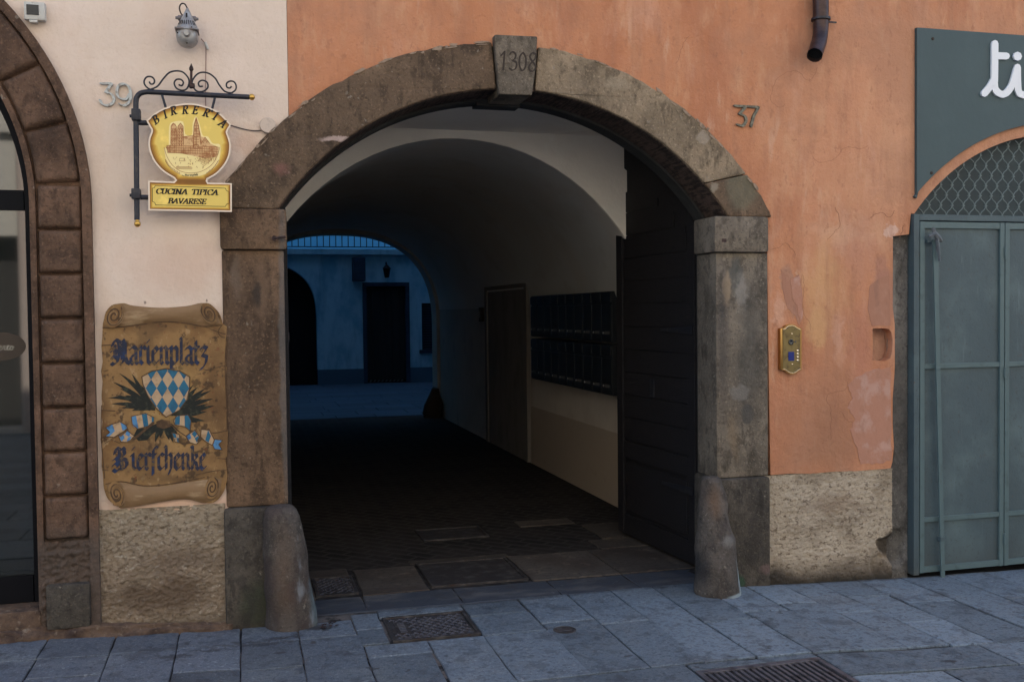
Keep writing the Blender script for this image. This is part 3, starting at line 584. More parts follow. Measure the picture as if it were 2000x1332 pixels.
mb.build('inscription', 'engrave', G37)

# ---- passage
T = 'passage_shell'
def profile(kind, n=40):
    P = []
    for i in range(n+1):
        t = PI*i/n; c, s_ = math.cos(t), math.sin(t)
        if kind == 'rib': P.append((1.41-1.5*c, 1.09+1.672*s_))
        elif kind == 'vault': e = 2/2.35; P.append((1.41-1.53*math.copysign(abs(c)**e, c), 1.4+1.47*s_**e))
        else: e = 2/2.5; P.append((1.41-1.475*math.copysign(abs(c)**e, c), 1.4+1.40*s_**e))
    return P
pr = profile('rib')
MB().prism([(-.3, -.1), (-.09, -.1)] + pr + [(2.91, -.1), (3.1, -.1), (3.1, 2.95), (-.3, 2.95)], 1.30, 1.325).build('vault_arch_wall', 'plaster_in', H)
MB().box(-.25, 3.05, .42, 1.30, 2.815, 2.95).build('porch_ceiling', 'plaster_in', H)
MB().box(2.93, 3.1, .36, 4.86, -.1, 2.9).build('passage_wall', 'plaster_wall', H)
MB().box(2.93, 3.1, 4.861, 9.9, -.1, 2.9).build('passage_wall', 'plaster_shaded', H)  # deeper bay coloured darker to imitate the fading light
MB().box(-.30, -.115, .36, 9.9, -.1, 2.9).build('passage_wall', 'plaster_wall', H)
vp = profile('vault', 48); rp = profile('rib', 48); k = len(vp); mb = MB(); ring_ = []
for ya in (1.325, 1.5, 1.8, 2.2, 2.7, 3.3, 4.0, 5.0, 9.9):
    t = min(1, (ya-1.325)/3.2); t = t*t*(3-2*t)
    ring_.append([(a[0]*(1-t)+b[0]*t, ya, a[1]*(1-t)+b[1]*t) for a, b in zip(rp, vp)])
nr = len(ring_); inner = [p for r_ in ring_ for p in r_]
outer = [(1.41+(x-1.41)*1.1, y, z+.12) for x, y, z in inner]
fs = []
for a in range(nr-1):
    for i in range(k-1):
        q = a*k+i; fs.append((q, q+1, q+1+k, q+k)); q += nr*k; fs.append((q, q+k, q+1+k, q+1))
mb.add(inner+outer, fs); mb.build('vault', 'vault', H, smooth=True)
fe = profile('end')
MB().prism([(-10, -.4), (-.065, -.4)] + fe + [(2.885, -.4), (14, -.4), (14, 14), (-10, 14)], 9.9, 10.3).build('rear_wall', 'plaster_shaded', H)  # unseen top added above the roof to narrow the courtyard's sky opening
MB().box(.246, 14, .43, 10.3, 10.0, 10.2).build('roof', 'plain', H)
MB().box(13.8, 14, .43, 9.9, -.3, 10).build('side_wall', 'plain', H)
MB().box(.246, 14, .43, 9.85, 3.1, 3.3).build('upper_floor', 'plain', H)
MB().box(3.12, 3.3, .43, 9.85, -.3, 3.1).build('inner_wall', 'plain', H)
# door casing half way down the passage
f = MB(); f.box(2.885, 2.93, 4.86, 4.96, 0, 1.95, .006); f.box(2.885, 2.93, 6.62, 6.74, 0, 1.95, .006); f.box(2.885, 2.93, 4.96, 6.62, 1.86, 1.95, .006)
f = f.build('passage_door', 'casing', H)
MB().box(2.90, 2.928, 4.965, 6.615, .0, 1.855).build('door_panel', 'casing', f)
MB().box(1.29, 1.545, .2435, .355, 2.762, 2.80, .004).build('door_stop', 'rebate', H)
# great door leaves, folded back inside
def leaf(hx, hy, fx, fy, sgn):
    L = math.hypot(fx-hx, fy-hy); ux, uy = (fx-hx)/L, (fy-hy)/L; nx, ny = -uy*sgn, ux*sgn       # normal towards the passage
    if nx*(1.4-hx) < 0: nx, ny = -nx, -ny
    def m(s_, t, z): return (hx+ux*s_+nx*t, hy+uy*s_+ny*t, z)
    top = lambda s_: archz(AX+1.225-s_ , 1.50)+.0
    P = [(0, .02), (L, .02)] + [(L-i*L/14, top(L-i*L/14)) for i in range(15)]
    b = MB().prism(P, 0, .03, lambda s_, t, z: m(s_, t, z)); o = b.build('door_leaf', 'wood', H)
    r = MB()                                                  # framing: stiles and rails on the passage side
    for s0, s1 in ((0, .09), (L-.09, L)): r.prism([(s0, .02), (s1, .02), (s1, top(s1)-.005), (s0, top(s0)-.005)], .031, .052, m)
    for z0, z1 in ((.02, .16), (.56, .68)): r.prism([(.092, z0), (L-.092, z0), (L-.092, z1), (.092, z1)], .031, .050, m)
    r.prism([(.092, top(.092)-.12), (L-.092, top(L-.092)-.14), (L-.092, top(L-.092)-.006), (.4, top(.4)-.006), (.2, top(.2)-.006), (.092, top(.092)-.006)], .031, .050, m)
    bevelled(r.build('door_frame', 'wood', o), .003)
    pk = MB(); z = .695; zt = [0]
    while z < 2.45:
        zz = min(z+.155, top(.5)-.16); a1 = .094
        if zz-z < .04: break
        s_lo = .094; tz = lambda s_: top(s_)-.15
        while tz(s_lo) < zz and s_lo < L-.3: s_lo += .03
        pk.prism([(s_lo, z), (L-.094, z), (L-.094, zz), (s_lo, zz)], .031, .040+.004*((int(z*100)) % 2), m); z = zz+.004
    bevelled(pk.build('door_plank', 'wood', o), .002)
    pb = MB().prism([(.12, .19), (L-.12, .19), (L-.12, .53), (.12, .53)], .031, .044, m); bevelled(pb.build('door_panel', 'wood', o), .008, 2)
    for z in (.45, 1.45): MB().prism([(.02, z), (.42, z+.012), (.42, z+.03), (.02, z+.05)], .053, .058, m).build('hinge_strap', 'iron', o)
    lt = MB(); lt.box(0, .001, 0, .001, 0, .001) if 0 else None
    lt.prism([(L-.55, 1.02), (L-.50, 1.02), (L-.50, 1.14), (L-.55, 1.14)], .041, .055, m); lt.build('latch', 'iron', o)
leaf(2.725, .362, 2.632, 1.44, 1)
leaf(.19, .362, .07, 1.44, -1)

# ---- grey-green metal gate on the right
yg = -.032
GT = MB(); GT.box(3.946, 3.986, yg, .03, -.045, 2.165, .003); GT.box(6.05, 6.09, yg, .03, -.045, 2.165, .003); GT.box(3.986, 6.05, yg, .03, 2.128, 2.165, .003)
GT = GT.build('metal_gate', 'gate', H)
LV = [(3.992, 4.607), (4.613, 5.325), (5.331, 6.045)]
for a, b in LV:
    MB().box(a+.001, b-.001, yg+.018, yg+.03, -.035, 2.122).build('gate_panel', 'gate', GT)
    r = MB()
    for x0, x1 in ((a, a+.032), (b-.032, b)): r.box(x0, x1, yg+.002, yg+.0178, -.035, 2.122, .002)
    for z0, z1 in ((-.034, .004), (.278, .308), (1.222, 1.252), (2.082, 2.121)): r.box(a+.033, b-.033, yg+.004, yg+.0178, z0, z1, .002)
    r.build('gate_rail', 'gate_rail', GT)
for z in (.1, 1.15, 1.9): MB().tube([(4.61, yg-.002, z), (4.61, yg-.002, z+.07)], .008).build('gate_hinge', 'gate_rail', GT)
mb = MB(); mb.box(0, 1, 0, 1, 0, 1)
P = [(4.065, 2.01), (4.097, 2.01), (4.155, -.075), (4.128, -.075)]
MB().prism(P, yg-.022, yg-.012).build('locking_bar', 'gate_rail', GT)
mb = MB().box(4.03, 4.12, yg-.014, yg+.004, 1.995, 2.01); mb.build('bar_bracket', 'gate', GT); mb = MB(); mb.box(4.12, 4.16, yg-.026, yg+.004, .16, .185); mb.build('bar_bracket', 'gate', GT)
mb = MB()
mb.tube([(4.03, yg-.03, 2.03), (4.06, yg-.045, 2.045), (4.085, yg-.04, 2.02), (4.12, yg-.03, 2.0)], [.010, .018, .02, .008], 7)
mb.tube([(4.075, yg-.04, 2.03), (4.085, yg-.042, 1.96), (4.098, yg-.038, 1.88)], [.016, .016, .009], 7, flat=.5)
mb.tube([(4.06, yg-.04, 2.05), (4.05, yg-.045, 2.08), (4.065, yg-.04, 2.07)], [.012, .01, .006], 6)
tag(mb.build('rag', 'cloth', base=(4.08, yg-.04, 2.02), smooth=True), 'grey rag knotted round the locking bar at the gate top', 'rag')
# lattice lunette
mb = MB(); cxg, czg, Rg = 5.017, 1.362, 1.318; pit = .0415; per = .063
i = 0; x = 3.96
while x < 6.09:
    seg = []; z = 2.168
    while z < 2.70:
        c = math.cos(PI*(z-2.168)/per+.0); c = math.copysign(abs(c)**.7, c)
        X = x+(-1)**i*.0195*c
        if math.hypot(X-cxg, z-czg) < Rg: seg.append((X, .035, z))
        elif len(seg) > 1: mb.tube(seg, .0036, 5); seg = []
        else: seg = []
        z += .0063
    if len(seg) > 1: mb.tube(seg, .0036, 5)
    for k in range(0, 9):
        z = 2.168+k*per; 
        if (k+i) % 2 == 0 and math.hypot(x+pit/2-cxg, z-czg) < Rg-.01: mb.box(x+pit/2-.008, x+pit/2+.008, .029, .041, z-.004, z+.004)
    x += pit; i += 1
gr = mb.build('lattice_grille', 'mesh_rail', H)
MB().prism([(3.95, 2.1)]+arc(5.017, 1.362, 1.34, 143, 37, 40)+[(6.085, 2.1)], .10, .12).build('lunette_panel', 'lunette', gr)

# ============================================================ HOUSE 39 (cream)
K = thing('townhouse', 'cream plastered townhouse with a brown bossed stone doorway at left', 'house', (-2.13, .2, 0))
pc, po = (-2.13, 2.15), 1.425
core = [(.243, 10), (.243, archz(.243, 1.6)), (.18, archz(.18, 1.6)), (.12, archz(.12, 1.6)), (.12, -.4), (-.85, -.4), (-.85, 2.15)] + arc(*pc, 1.28, 0, 180, 50)[1:-1] + [(-3.41, 2.15), (-3.41, -.4), (-10, -.4), (-10, 10)]
MB().prism(core, .07, .42).build('wall_core', 'cream', K)
left = [p for p in arc(1.42, 1.233, 1.80, 180, 90, 90) if p[0] < .24 and p[1] > 2.14][::-1]
pl = [(.243, 10), (.243, archz(.243, 1.80, 1.42, 1.233))] + left + [(-.09, 2.13), (-.09, .61)] + jit([(-.2, .612), (-.3, .622), (-.4, .628), (-.5, .630), (-.6, .640), (-.69, .646)], .003, 8) + [(-.715, .65), (-.715, 2.15)] + jit(arc(*pc, 1.418, 0, 180, 60)[1:-1], .002, 3) + [(-3.545, 2.15), (-3.545, -.4), (-10, -.4), (-10, 10)]
MB().prism(pl, -.005, .07).build('wall', 'cream', K)
rough(-.735, -.105, -.06, .645, -.004, .006, .013, seed=2).build('plinth', 'roughcast', K, smooth=True, ang=0)
MB().box(-.75, -.10, .03, .07, -.4, .65).build('plinth_backing', 'roughcast', K)
MB().box(-10, .242, .43, 10.3, 10.0, 10.2).build('roof', 'plain', K)
MB().box(-10, .242, .43, 9.85, 3.9, 4.1).build('upper_floor', 'plain', K)
MB().box(-10, -9.8, .43, 9.9, -.3, 10).build('side_wall', 'plain', K)
MB().box(-.5, -.32, .43, 9.85, -.3, 3.9).build('inner_wall', 'plain', K)
MB().box(-10, -.51, 3.0, 3.2, -.3, 3.9).build('inner_wall', 'plain', K)
# bossed portal: backing frame, two mouldings, pillow bosses
def band(r0, r1, y0, y1, z0=.06):
    x = lambda r: pc[0]+r
    o = [(pc[0]+r1, z0)] + arc(*pc, r1, 0, 180, 60) + [(pc[0]-r1, z0), (pc[0]-r0, z0)] + arc(*pc, r0, 180, 0, 60) + [(pc[0]+r0, z0)]
    return MB().prism(o, y0, y1)
PT = band(1.155, 1.405, -.006, .25).build('stone_portal', 'brown', K)
bevelled(band(1.385, 1.428, -.040, .02).build('outer_moulding', 'brown', PT), .012, 3)
bevelled(band(1.150, 1.178, -.030, .02).build('inner_moulding', 'brown', PT), .010, 3)
def pillow(fn, h=.034, n=20, m=18, seed=0):
    vs = []; fs = []
    for j in range(n+1):
        for i in range(m+1):
            u, v = i/m, j/n; eu = min(1, min(u, 1-u)*7.5); ev = min(1, min(v, 1-v)*11)
            f_ = (1-(1-eu)**2.6)*(1-(1-ev)**2.6)
            x, z = fn(u, v); d = noise.noise(Vector((x*9+seed, z*9, seed)))*.005+noise.noise(Vector((x*30, z*30, seed)))*.002
            vs.append((x, -.004-f_*(h+.006+d), z))
    for j in range(n):
        for i in range(m): a = j*(m+1)+i; fs.append((a, a+1, a+m+2, a+m+1))
    return MB().add(vs, fs)
zr = [2.237, 2.022, 1.808, 1.592, 1.376, 1.160, .945, .730, .515]
for side in (1, -1):
    for k in range(8):
        z1, z0 = zr[k]-.0015, zr[k+1]+.0015
        pillow(lambda u, v: (pc[0]+side*(1.183+u*.20), z0+(z1-z0)*v), seed=k+side).build('boss', 'brown', PT, smooth=True, ang=0)
    a = 4.2; 
    for k in range(7):
        a0, a1 = a+.08, a+12.17
        def fn(u, v):
            t = math.radians(a0+(a1-a0)*v); r = 1.183+u*.20; return (pc[0]+side*r*math.cos(t), pc[1]+r*math.sin(t))
        pillow(fn, seed=20+k+side).build('boss', 'brown', PT, smooth=True, ang=0); a += 12.25
    xs = sorted((pc[0]+side*1.165, pc[0]+side*1.42))
    rough(xs[0], xs[1], .06, .51, -.022, .009, .022, seed=7).build('worn_zone', 'brown', PT, smooth=True, ang=0)
    xs = sorted((pc[0]+side*1.185, pc[0]+side*1.385))
    MB().box(xs[0], xs[1], -.062, -.005, .085, .305, .018).build('foot_block', 'stone_base', PT, smooth=True)
MB().box(-3.35, -.97, -.04, .3, .0, .185, .02).build('doorstep', 'dirt_brown', K, smooth=True)
mb = MB(); nx = 240; npf = 9; vs = []; fs = []
for i in range(nx+1):
    x = -3.6+3.52*i/nx; t = min(1, max(0, (x+.75)/.65)); tz = .085*(1-t)+.028*t; dp = .075*(1-t)+.05*t
    for j in range(npf+1):
        a = PI/2*j/npf; d = noise.noise(Vector((x*7, j*.5, 1)))*.016+noise.noise(Vector((x*25, j*.9, 4)))*.009
        k = .7+.3*noise.noise(Vector((x*3, 0, 9)))
        vs.append((x, -.018-(dp*math.sin(a)**.6)*k-d, -.03+(tz+.03)*math.cos(a)**.7*(.9+.3*k)+d*.8))
for i in range(nx):
    for j in range(npf): a = i*(npf+1)+j; fs.append((a, a+1, a+npf+2, a+npf+1))
mb.add(vs, fs)
mb.build('foot_ledge', 'dirt_brown', K, smooth=True, ang=0)
# glazed arched door
yd = .11
def fr(r0, r1, z0): return [(pc[0]+r1, z0)] + arc(*pc, r1, 0, 180, 60) + [(pc[0]-r1, z0), (pc[0]-r0, z0)] + arc(*pc, r0, 180, 0, 60) + [(pc[0]+r0, z0)]
DF = MB().prism(fr(1.105, 1.172, .186), yd, yd+.05)
DF.box(pc[0]-1.1, pc[0]+1.1, yd+.001, yd+.049, 2.125, 2.222); DF.box(pc[0]-1.1, pc[0]+1.1, yd+.001, yd+.049, .187, .32); DF.box(pc[0]-.04, pc[0]+.04, yd+.002, yd+.048, .32, 2.125)
DF = DF.build('glazed_door', 'black_metal', K)
MB().box(pc[0]+.041, pc[0]+1.102, yd+.02, yd+.028, .321, 2.124).build('pane', 'glass', DF)
MB().box(pc[0]-1.102, pc[0]-.041, yd+.02, yd+.028, .321, 2.124).build('pane', 'glass', DF)
MB().prism([(pc[0]+1.1, 2.223)]+[p for p in arc(*pc, 1.103, 0, 180, 50) if p[1] > 2.23]+[(pc[0]-1.1, 2.223)], yd+.02, yd+.028).build('fanlight_pane', 'glass', DF)
st = [(-1.155+.115*math.cos(2*PI*i/32), 1.457+.070*math.sin(2*PI*i/32)) for i in range(32)]
MB().prism(st, yd+.0175, yd+.0195).build('oval_sticker', 'sticker', DF)
mb = MB(); sx = lambda x, z: (-1.163+x*.00047*1.45, 1.492-(z)*.00047*1.45)
for s_ in ([(0, 60), (12, 45), (20, 52), (8, 62), (6, 72), (14, 78), (26, 68)], [(26, 68), (36, 48), (44, 52), (40, 66), (44, 78), (52, 70)], [(52, 70), (66, 40), (60, 66), (62, 78), (72, 70)], [(52, 52), (76, 48)], [(72, 70), (84, 50), (94, 54), (94, 70), (84, 78), (76, 70), (84, 52), (104, 56)]):
    nib(mb, smooth_pts(s_, 4), 3.2, None, 0, yd+.0174, .0008, sx)
mb.build('script_lettering', 'sticker_text', DF)
# ============================================================ THINGS ON THE FACADE
# round numerals
def digits(name, label, items, mt, y, w_, t_, base, th=.010):
    r = thing(name, label, 'house number', base)
    for nm, sts, xf in items:
        mb = MB()
        for s_ in sts: nib(mb, smooth_pts(s_, 6) if len(s_) > 3 else s_, w_, t_, 25, y, th, xf)
        o = mb.build('digit', mt, r)
    return r
c1 = bil([(-1.09, 3.11), (.347, 3.211), (-1.115, 2.041), (.328, 2.058)], 1816, 1332)
three = [[(570, 498), (632, 498)], [(632, 500), (598, 548)], [(598, 550), (625, 555), (645, 585), (638, 612), (610, 627), (580, 620), (565, 595)]]
nine = [[(735, 560), (715, 590), (680, 585), (662, 555), (670, 515), (700, 500), (730, 515), (742, 560), (735, 605), (705, 628), (678, 618)]]
digits('house_number', 'pale grey metal house number 39 on the cream wall', [('3', three, c1), ('9', nine, c1)], 'num_grey', -.007, 15, 6, (-.61, -.005, 2.62), .014)
s7 = lambda u, v: (2.755+(u-1150)/130*.152, 2.775-(v-400)/105*.124)
three7 = [[(1152, 404), (1212, 404)], [(1212, 404), (1178, 442)], [(1178, 443), (1205, 450), (1213, 475), (1195, 498), (1165, 494)]]
seven = [[(1222, 404), (1282, 404)], [(1282, 404), (1255, 450), (1240, 500)]]
digits('house_number', 'tarnished metal house number 37 on the orange wall', [('3', three7, s7), ('7', seven, s7)], 'num_dark', -.007, 13, 6, (2.84, -.006, 2.65), .012)

# little floodlight / detector box
r = thing('motion_detector', 'small off-white box with a black lens high on the cream wall', 'sensor', (-.93, -.005, 3.03))
MB().box(-.978, -.885, -.05, -.006, 3.012, 3.098, .008).build('housing', 'sensor_white', r, smooth=True)
MB().box(-.966, -.912, -.053, -.0502, 3.034, 3.082, .001).build('lens', 'lens', r)
MB().lathe([(.016, -.050), (.016, -.045), (.012, -.04)], (-.939, 0, 3.058), 'y', 16).build('lens_ring', 'black', r) if 0 else None
MB().box(-.955, -.92, -.049, -.02, 3.000, 3.0119, .002).build('bracket', 'sensor_white', r)

# aluminium spotlight
lm = bil([(-.342, 3.127), (-.08, 3.145), (-.348, 2.856), (-.085, 2.871)], 1332, 1332)
lx, lz = lm(540, 830)
r = thing('spotlight', 'grey cast metal spotlight with a looped cable above the hanging sign', 'lamp', (lx, -.005, lz))
MB().lathe([(.0, -.128), (.012, -.128), (.014, -.120), (.018, -.112), (.030, -.110), (.044, -.098), (.0505, -.080), (.052, -.06), (.052, -.03), (.046, -.02)], (lx, -.03, lz), 'y', 32).build('round_cap', 'alu', r, smooth=True)
mb = MB()
for i in range(3):
    a = math.radians(-90+i*118+ (28 if i else 0)); mb.lathe([(.004, -.108), (.004, -.100), (.003, -.098)], (lx+.042*math.cos(a), -.024, lz+.042*math.sin(a)), 'y', 8)
mb.build('screw', 'black', r)
hs = MB()
prof = [(290, 680, .053), (330, 600, .045), (390, 480, .034), (450, 360, .023), (510, 220, .010), (545, 150, .004)]
vs = []; fs = []; sg = 20
for u, v, rad in prof:
    cx, cz = lm(545+(545-545), v); 
    for j in range(sg):
        a = 2*PI*j/sg; rr_ = rad*(1+(.07 if j % 2 else 0)); vs.append((cx+rr_*math.cos(a), -.088+rr_*.85*math.sin(a), cz))
for i in range(len(prof)-1):
    for j in range(sg): k = (j+1) % sg; fs.append((i*sg+j, i*sg+k, (i+1)*sg+k, (i+1)*sg+j))
hs.add(vs, fs+[tuple(range(sg))]); hs.build('finned_housing', 'alu', r)
mb = MB()
for j in range(9):
    a = math.radians(-90-56+14*j); p0, p1 = lm(545, 585)[1], lm(545, 480)[1]
    mb.tube([(lx+.0475*math.cos(a), -.088+.0405*math.sin(a), p0), (lx+.037*math.cos(a), -.088+.031*math.sin(a), p1)], .0018, 5)
mb.build('cooling_slots', 'black', r)
a0 = lm(300, 690)
MB().box(lx-.055, lx+.056, -.145, -.03, a0[1]-.004, a0[1]+.004, .003).build('rim', 'alu_dark', r, smooth=True)
MB().lathe([(.003, -.128), (.012, -.126), (.015, -.118), (.012, -.11)], (lx, -.02, lz+.004), 'y', 16).build('hub', 'alu_dark', r, smooth=True)
mb = MB(); kz = lm(340, 370)[1]
for s_ in (-1, 1): mb.lathe([(.008, .018*s_), (.013, .024*s_), (.013, .040*s_), (.008, .044*s_), (.006, .054*s_)], (lx, -.075, kz), 'x', 14)
mb.build('knob', 'alu_dark', r, smooth=True)
mb = MB().box(lx-.004, lx+.004, -.112, -.10, kz-.012, kz+.016); mb.build('slot', 'black', r)
MB().tube(smooth_pts([(*lm(540, 160)[:1], -.09, lm(540, 160)[1]), (lm(480, 60)[0], -.09, lm(480, 60)[1]), (lm(400, 50)[0], -.085, lm(400, 50)[1]), (lm(355, 130)[0], -.08, lm(355, 130)[1]), (lm(380, 240)[0], -.07, lm(380, 240)[1]), (lm(430, 310)[0], -.07, lm(430, 310)[1])], 6), .0036, 7).build('loop_cable', 'cable_dark', r, smooth=True)
MB().tube([(lx, -.09, lz+.05), (lx, -.006, lz+.05)], .012, 10).build('wall_arm', 'alu_dark', r)
P = lambda u, v, y=-.012: (c1(u, v)[0], y, c1(u, v)[1])
mb = MB(); mb.tube(smooth_pts([P(1160, 240, -.03), P(1182, 262), P(1188, 300), P(1187, 400), P(1185, 520), P(1186, 610), P(1190, 680)], 5), .0028, 6)
tag(mb.build('cable', 'cable_pale', base=(-.15, -.01, 2.8), smooth=True), 'thin cable running down the cream wall from the spotlight to the sign', 'cable')
mb = MB(); mb.tube([P(1183, 256, -.02), P(1200, 298, -.02)], .006, 8)
tag(mb.build('cable_connector', 'sensor_white', base=(-.14, -.01, 2.9), smooth=True), 'small white connector sleeve on the cable just under the spotlight', 'connector')
mb = MB(); mb.tube(smooth_pts([P(1300, 735), P(1370, 752), P(1430, 768), P(1490, 775), P(1535, 772)], 5), .0026, 6)
tag(mb.build('cable', 'cable_dark', base=(.05, -.01, 2.56), smooth=True), 'thin dark cable sagging between the hanging sign and the round junction box', 'cable')
jb = MB().lathe([(.040, 0), (.040, -.022), (.037, -.027), (.0, -.0275)], (.138, -.005, 2.558), 'y', 28)
tag(jb.build('junction_box', 'box_pale', base=(.138, -.005, 2.558), smooth=True), 'round cream painted junction box where the wall meets the arch', 'junction box')

# ---- hanging sign on its bracket (board in the plane y = -.10)
sg = bil([(-.535, 2.875), (.136, 2.913), (-.553, 2.014), (.12, 2.022)], 1066, 1332)
S = thing('hanging_sign', 'yellow shaped beer house sign hanging from a black scrolled iron bracket', 'sign', (-.2, -.1, 2.3))
Q = lambda u, v, y=-.10: (sg(u, v)[0], y, sg(u, v)[1])
arm = [Q(101, 1255), Q(97, 800), Q(93, 420)]+[Q(*p) for p in smooth_pts([(93, 400), (98, 350), (125, 315), (175, 303)], 5)]+[Q(520, 322), Q(935, 342)]
br = MB().tube(arm, .0128, 12).build('bracket', 'iron', S, smooth=True)
mb = MB()
for u, v in ((955, 342), (104, 1284)): 
    c = Q(u, v); mb.lathe([(.016*math.sin(PI*i/10), -.016*math.cos(PI*i/10)) for i in range(11)], c, 'z', 18)
    mb.lathe([(.009, -.004), (.009, .004)], (c[0]-(.017 if u > 500 else 0), c[1], c[2]+(0 if u > 500 else .016)), 'z' if u < 500 else 'x', 12)
    mb.build('gilded_ball', 'gold', S, smooth=True); mb = MB()
def spiral(cx, cz, r, a0, turns, sgn, n=26): return [(cx+r*(1-.78*i/n)*math.cos(a0+sgn*turns*2*PI*i/n), cz+r*(1-.78*i/n)*math.sin(a0+sgn*turns*2*PI*i/n)) for i in range(n+1)]
scr = MB()
for pts in ([(235, 270), (200, 285), (165, 262), (152, 228), (170, 195), (205, 192), (228, 215), (222, 242), (200, 245), (190, 228)],
            [(200, 285), (250, 262), (290, 210), (335, 162), (390, 148), (440, 160), (478, 205), (480, 250), (460, 285), (425, 292), (388, 275), (373, 238), (390, 212), (422, 212), (440, 235), (428, 258), (405, 250)],
            [(800, 312), (830, 290), (836, 258), (820, 230), (790, 224), (764, 240), (765, 268), (788, 275), (800, 262)],
            [(800, 312), (750, 300), (710, 255), (675, 200), (625, 165), (570, 160), (530, 185), (505, 230), (515, 270), (545, 300), (590, 298), (622, 270), (615, 232), (580, 218), (553, 235), (560, 262), (585, 262)]):
    scr.tube(smooth_pts([Q(u, v) for u, v in pts], 5), .0042, 7)
scr.build('scrollwork', 'iron', S, smooth=True)
mb = MB(); mb.tube([Q(497, 278), Q(499, 150)], .006, 8); c = Q(499, 130); mb.lathe([(.001, .030), (.010, .008), (.011, .0), (.004, -.012)], (c[0], c[1], Q(499, 135)[2]-.002), 'z', 8)
mb.box(Q(478, 0)[0], Q(520, 0)[0], -.113, -.087, Q(0, 252)[2], Q(0, 218)[2], .003); mb.build('spear_finial', 'rust', S)
mb = MB()
for a, b in (((282, 322), (310, 418)), ((676, 345), (652, 440))): mb.tube([Q(*a), Q(*b)], .0085, 8, flat=.7)
mb.build('hanger', 'iron', S)
mb = MB()
for v0, v1, vs_ in ((430, 515, 530), (1022, 1100, 1085)):
    x0 = Q(50, v0); mb.box(Q(62, v0)[0], Q(128, v0)[0], -.128, -.074, Q(0, v1)[2], Q(0, v0)[2], .005)
    mb.tube([Q(48, (v0+v1)/2+10), Q(60, (v0+v1)/2+10)], .008, 8)
    mb.tube([Q(100, vs_, -.095), Q(230, vs_, -.085)], .0125, 10)
    mb.tube([Q(225, vs_, -.09), Q(225, vs_, -.006)], .011, 10)
    mb.build('wall_clamp', 'iron', S, smooth=True); mb = MB()
out = smooth_pts([(170, 520), (230, 468), (300, 428), (400, 400), (500, 393), (600, 412), (700, 455), (795, 545)], 4) + [(793, 560)] + smooth_pts([(778, 582), (768, 605), (780, 640), (794, 700), (785, 780), (750, 850), (690, 915), (622, 955)], 4) + [(618, 966), (625, 980), (803, 985), (803, 1198), (186, 1186), (184, 966), (372, 972), (382, 962), (372, 950)] + smooth_pts([(372, 948), (290, 895), (225, 820), (190, 730), (188, 660), (208, 598), (200, 575)], 4)
cen = (487, 760)
SB = MB().prism([sg(*p) for p in out], -.112, -.100).build('sign_board', 'sign_white', S)
def shrink(P, c, d):
    n = len(P); o = []
    ar = sum(P[i][0]*P[(i+1) % n][1]-P[(i+1) % n][0]*P[i][1] for i in range(n)); sgn = 1 if ar > 0 else -1
    for i in range(n):
        a, b, c_ = P[i-1], P[i], P[(i+1) % n]
        n1 = Vector((-(b[1]-a[1]), b[0]-a[0])); n2 = Vector((-(c_[1]-b[1]), c_[0]-b[0]))
        if n1.length < 1e-9 or n2.length < 1e-9: continue
        n1.normalize(); n2.normalize(); m_ = n1+n2
        if m_.length < .2: continue
        m_.normalize(); k = 1/max(.45, m_.dot(n1)); o.append((b[0]+m_[0]*d*k*sgn, b[1]+m_[1]*d*k*sgn))
    return o
inn = shrink(out, cen, 11)
# printed face: brown towards the rim, yellow in the middle (print, drawn as nested sheets)
cols = [(.22, .09, .012), (.33, .15, .02), (.46, .235, .032), (.58, .34, .055), (.68, .45, .085), (.74, .54, .13)]
top_in = [p for p in inn if p[1] < 972]
for i, c_ in enumerate(cols):
    m_ = mat('sign_print_tone', c_, .45, layers=[('n', tuple(q*1.25 for q in c_), 14, .5, .75)])
    if i == 0: P = inn
    else:
        P = [(cen[0]+(u-cen[0])*(1-.026*i*(1.4 if v > 700 else 1)), 690+(v-690)*(1-.026*i)) for u, v in top_in]
    MB().prism([sg(*p) for p in P], -.1124-.0003*i, -.1122-.0003*i).build('printed_face', m_, SB)
    if i:
        d = 4.5*i; MB().prism([sg(*p) for p in ((194+d, 984+d*.8), (793-d, 990+d*.8), (793-d, 1186-d*.8), (194+d, 1176-d*.8))], -.1124-.0003*i, -.1122-.0003*i).build('printed_face', m_, SB)
yS = -.1142
mb = MB()                                                     # ruled frame of the lower plaque
fp = [(235, 1003), (755, 1022), (762, 1040), (782, 1048), (784, 1134), (762, 1142), (756, 1158), (238, 1146), (232, 1128), (214, 1120), (214, 1022), (230, 1018), (235, 1003)]
nib(mb, fp, 3.6, None, 0, yS, .0003, sg); mb.build('ruled_frame', 'black', SB)
GL = {}
def g(ch, adv, *st): GL[ch] = (adv, st)
g('B', .66, [(.14, 0), (.14, 1)], ('s', (.0, .99), (.3, 1), (.52, .9), (.5, .64), (.3, .53), (.14, .52)), ('s', (.14, .52), (.42, .5), (.6, .36), (.56, .1), (.35, .0), (.0, .01)))
g('I', .36, [(.16, 0), (.16, 1)], [(.04, .99), (.28, .99)], [(.04, .01), (.28, .01)])
g('R', .70, [(.14, 0), (.14, 1)], ('s', (.0, .99), (.32, 1), (.54, .9), (.52, .62), (.32, .51), (.14, .5)), ('s', (.32, .5), (.45, .25), (.58, .04), (.72, .02)), [(.03, .01), (.26, .01)])
g('E', .64, [(.14, 0), (.14, 1)], [(.02, .99), (.54, .99), (.55, .85)], [(.14, .52), (.42, .52)], [(.02, .01), (.55, .01), (.6, .18)], [(.43, .42), (.43, .62)])
g('A', .74, [(.03, .01), (.40, 1)], [(.40, 1), (.62, .01)], [(.16, .36), (.52, .36)], [(-.04, .01), (.12, .01)], [(.5, .01), (.74, .01)])
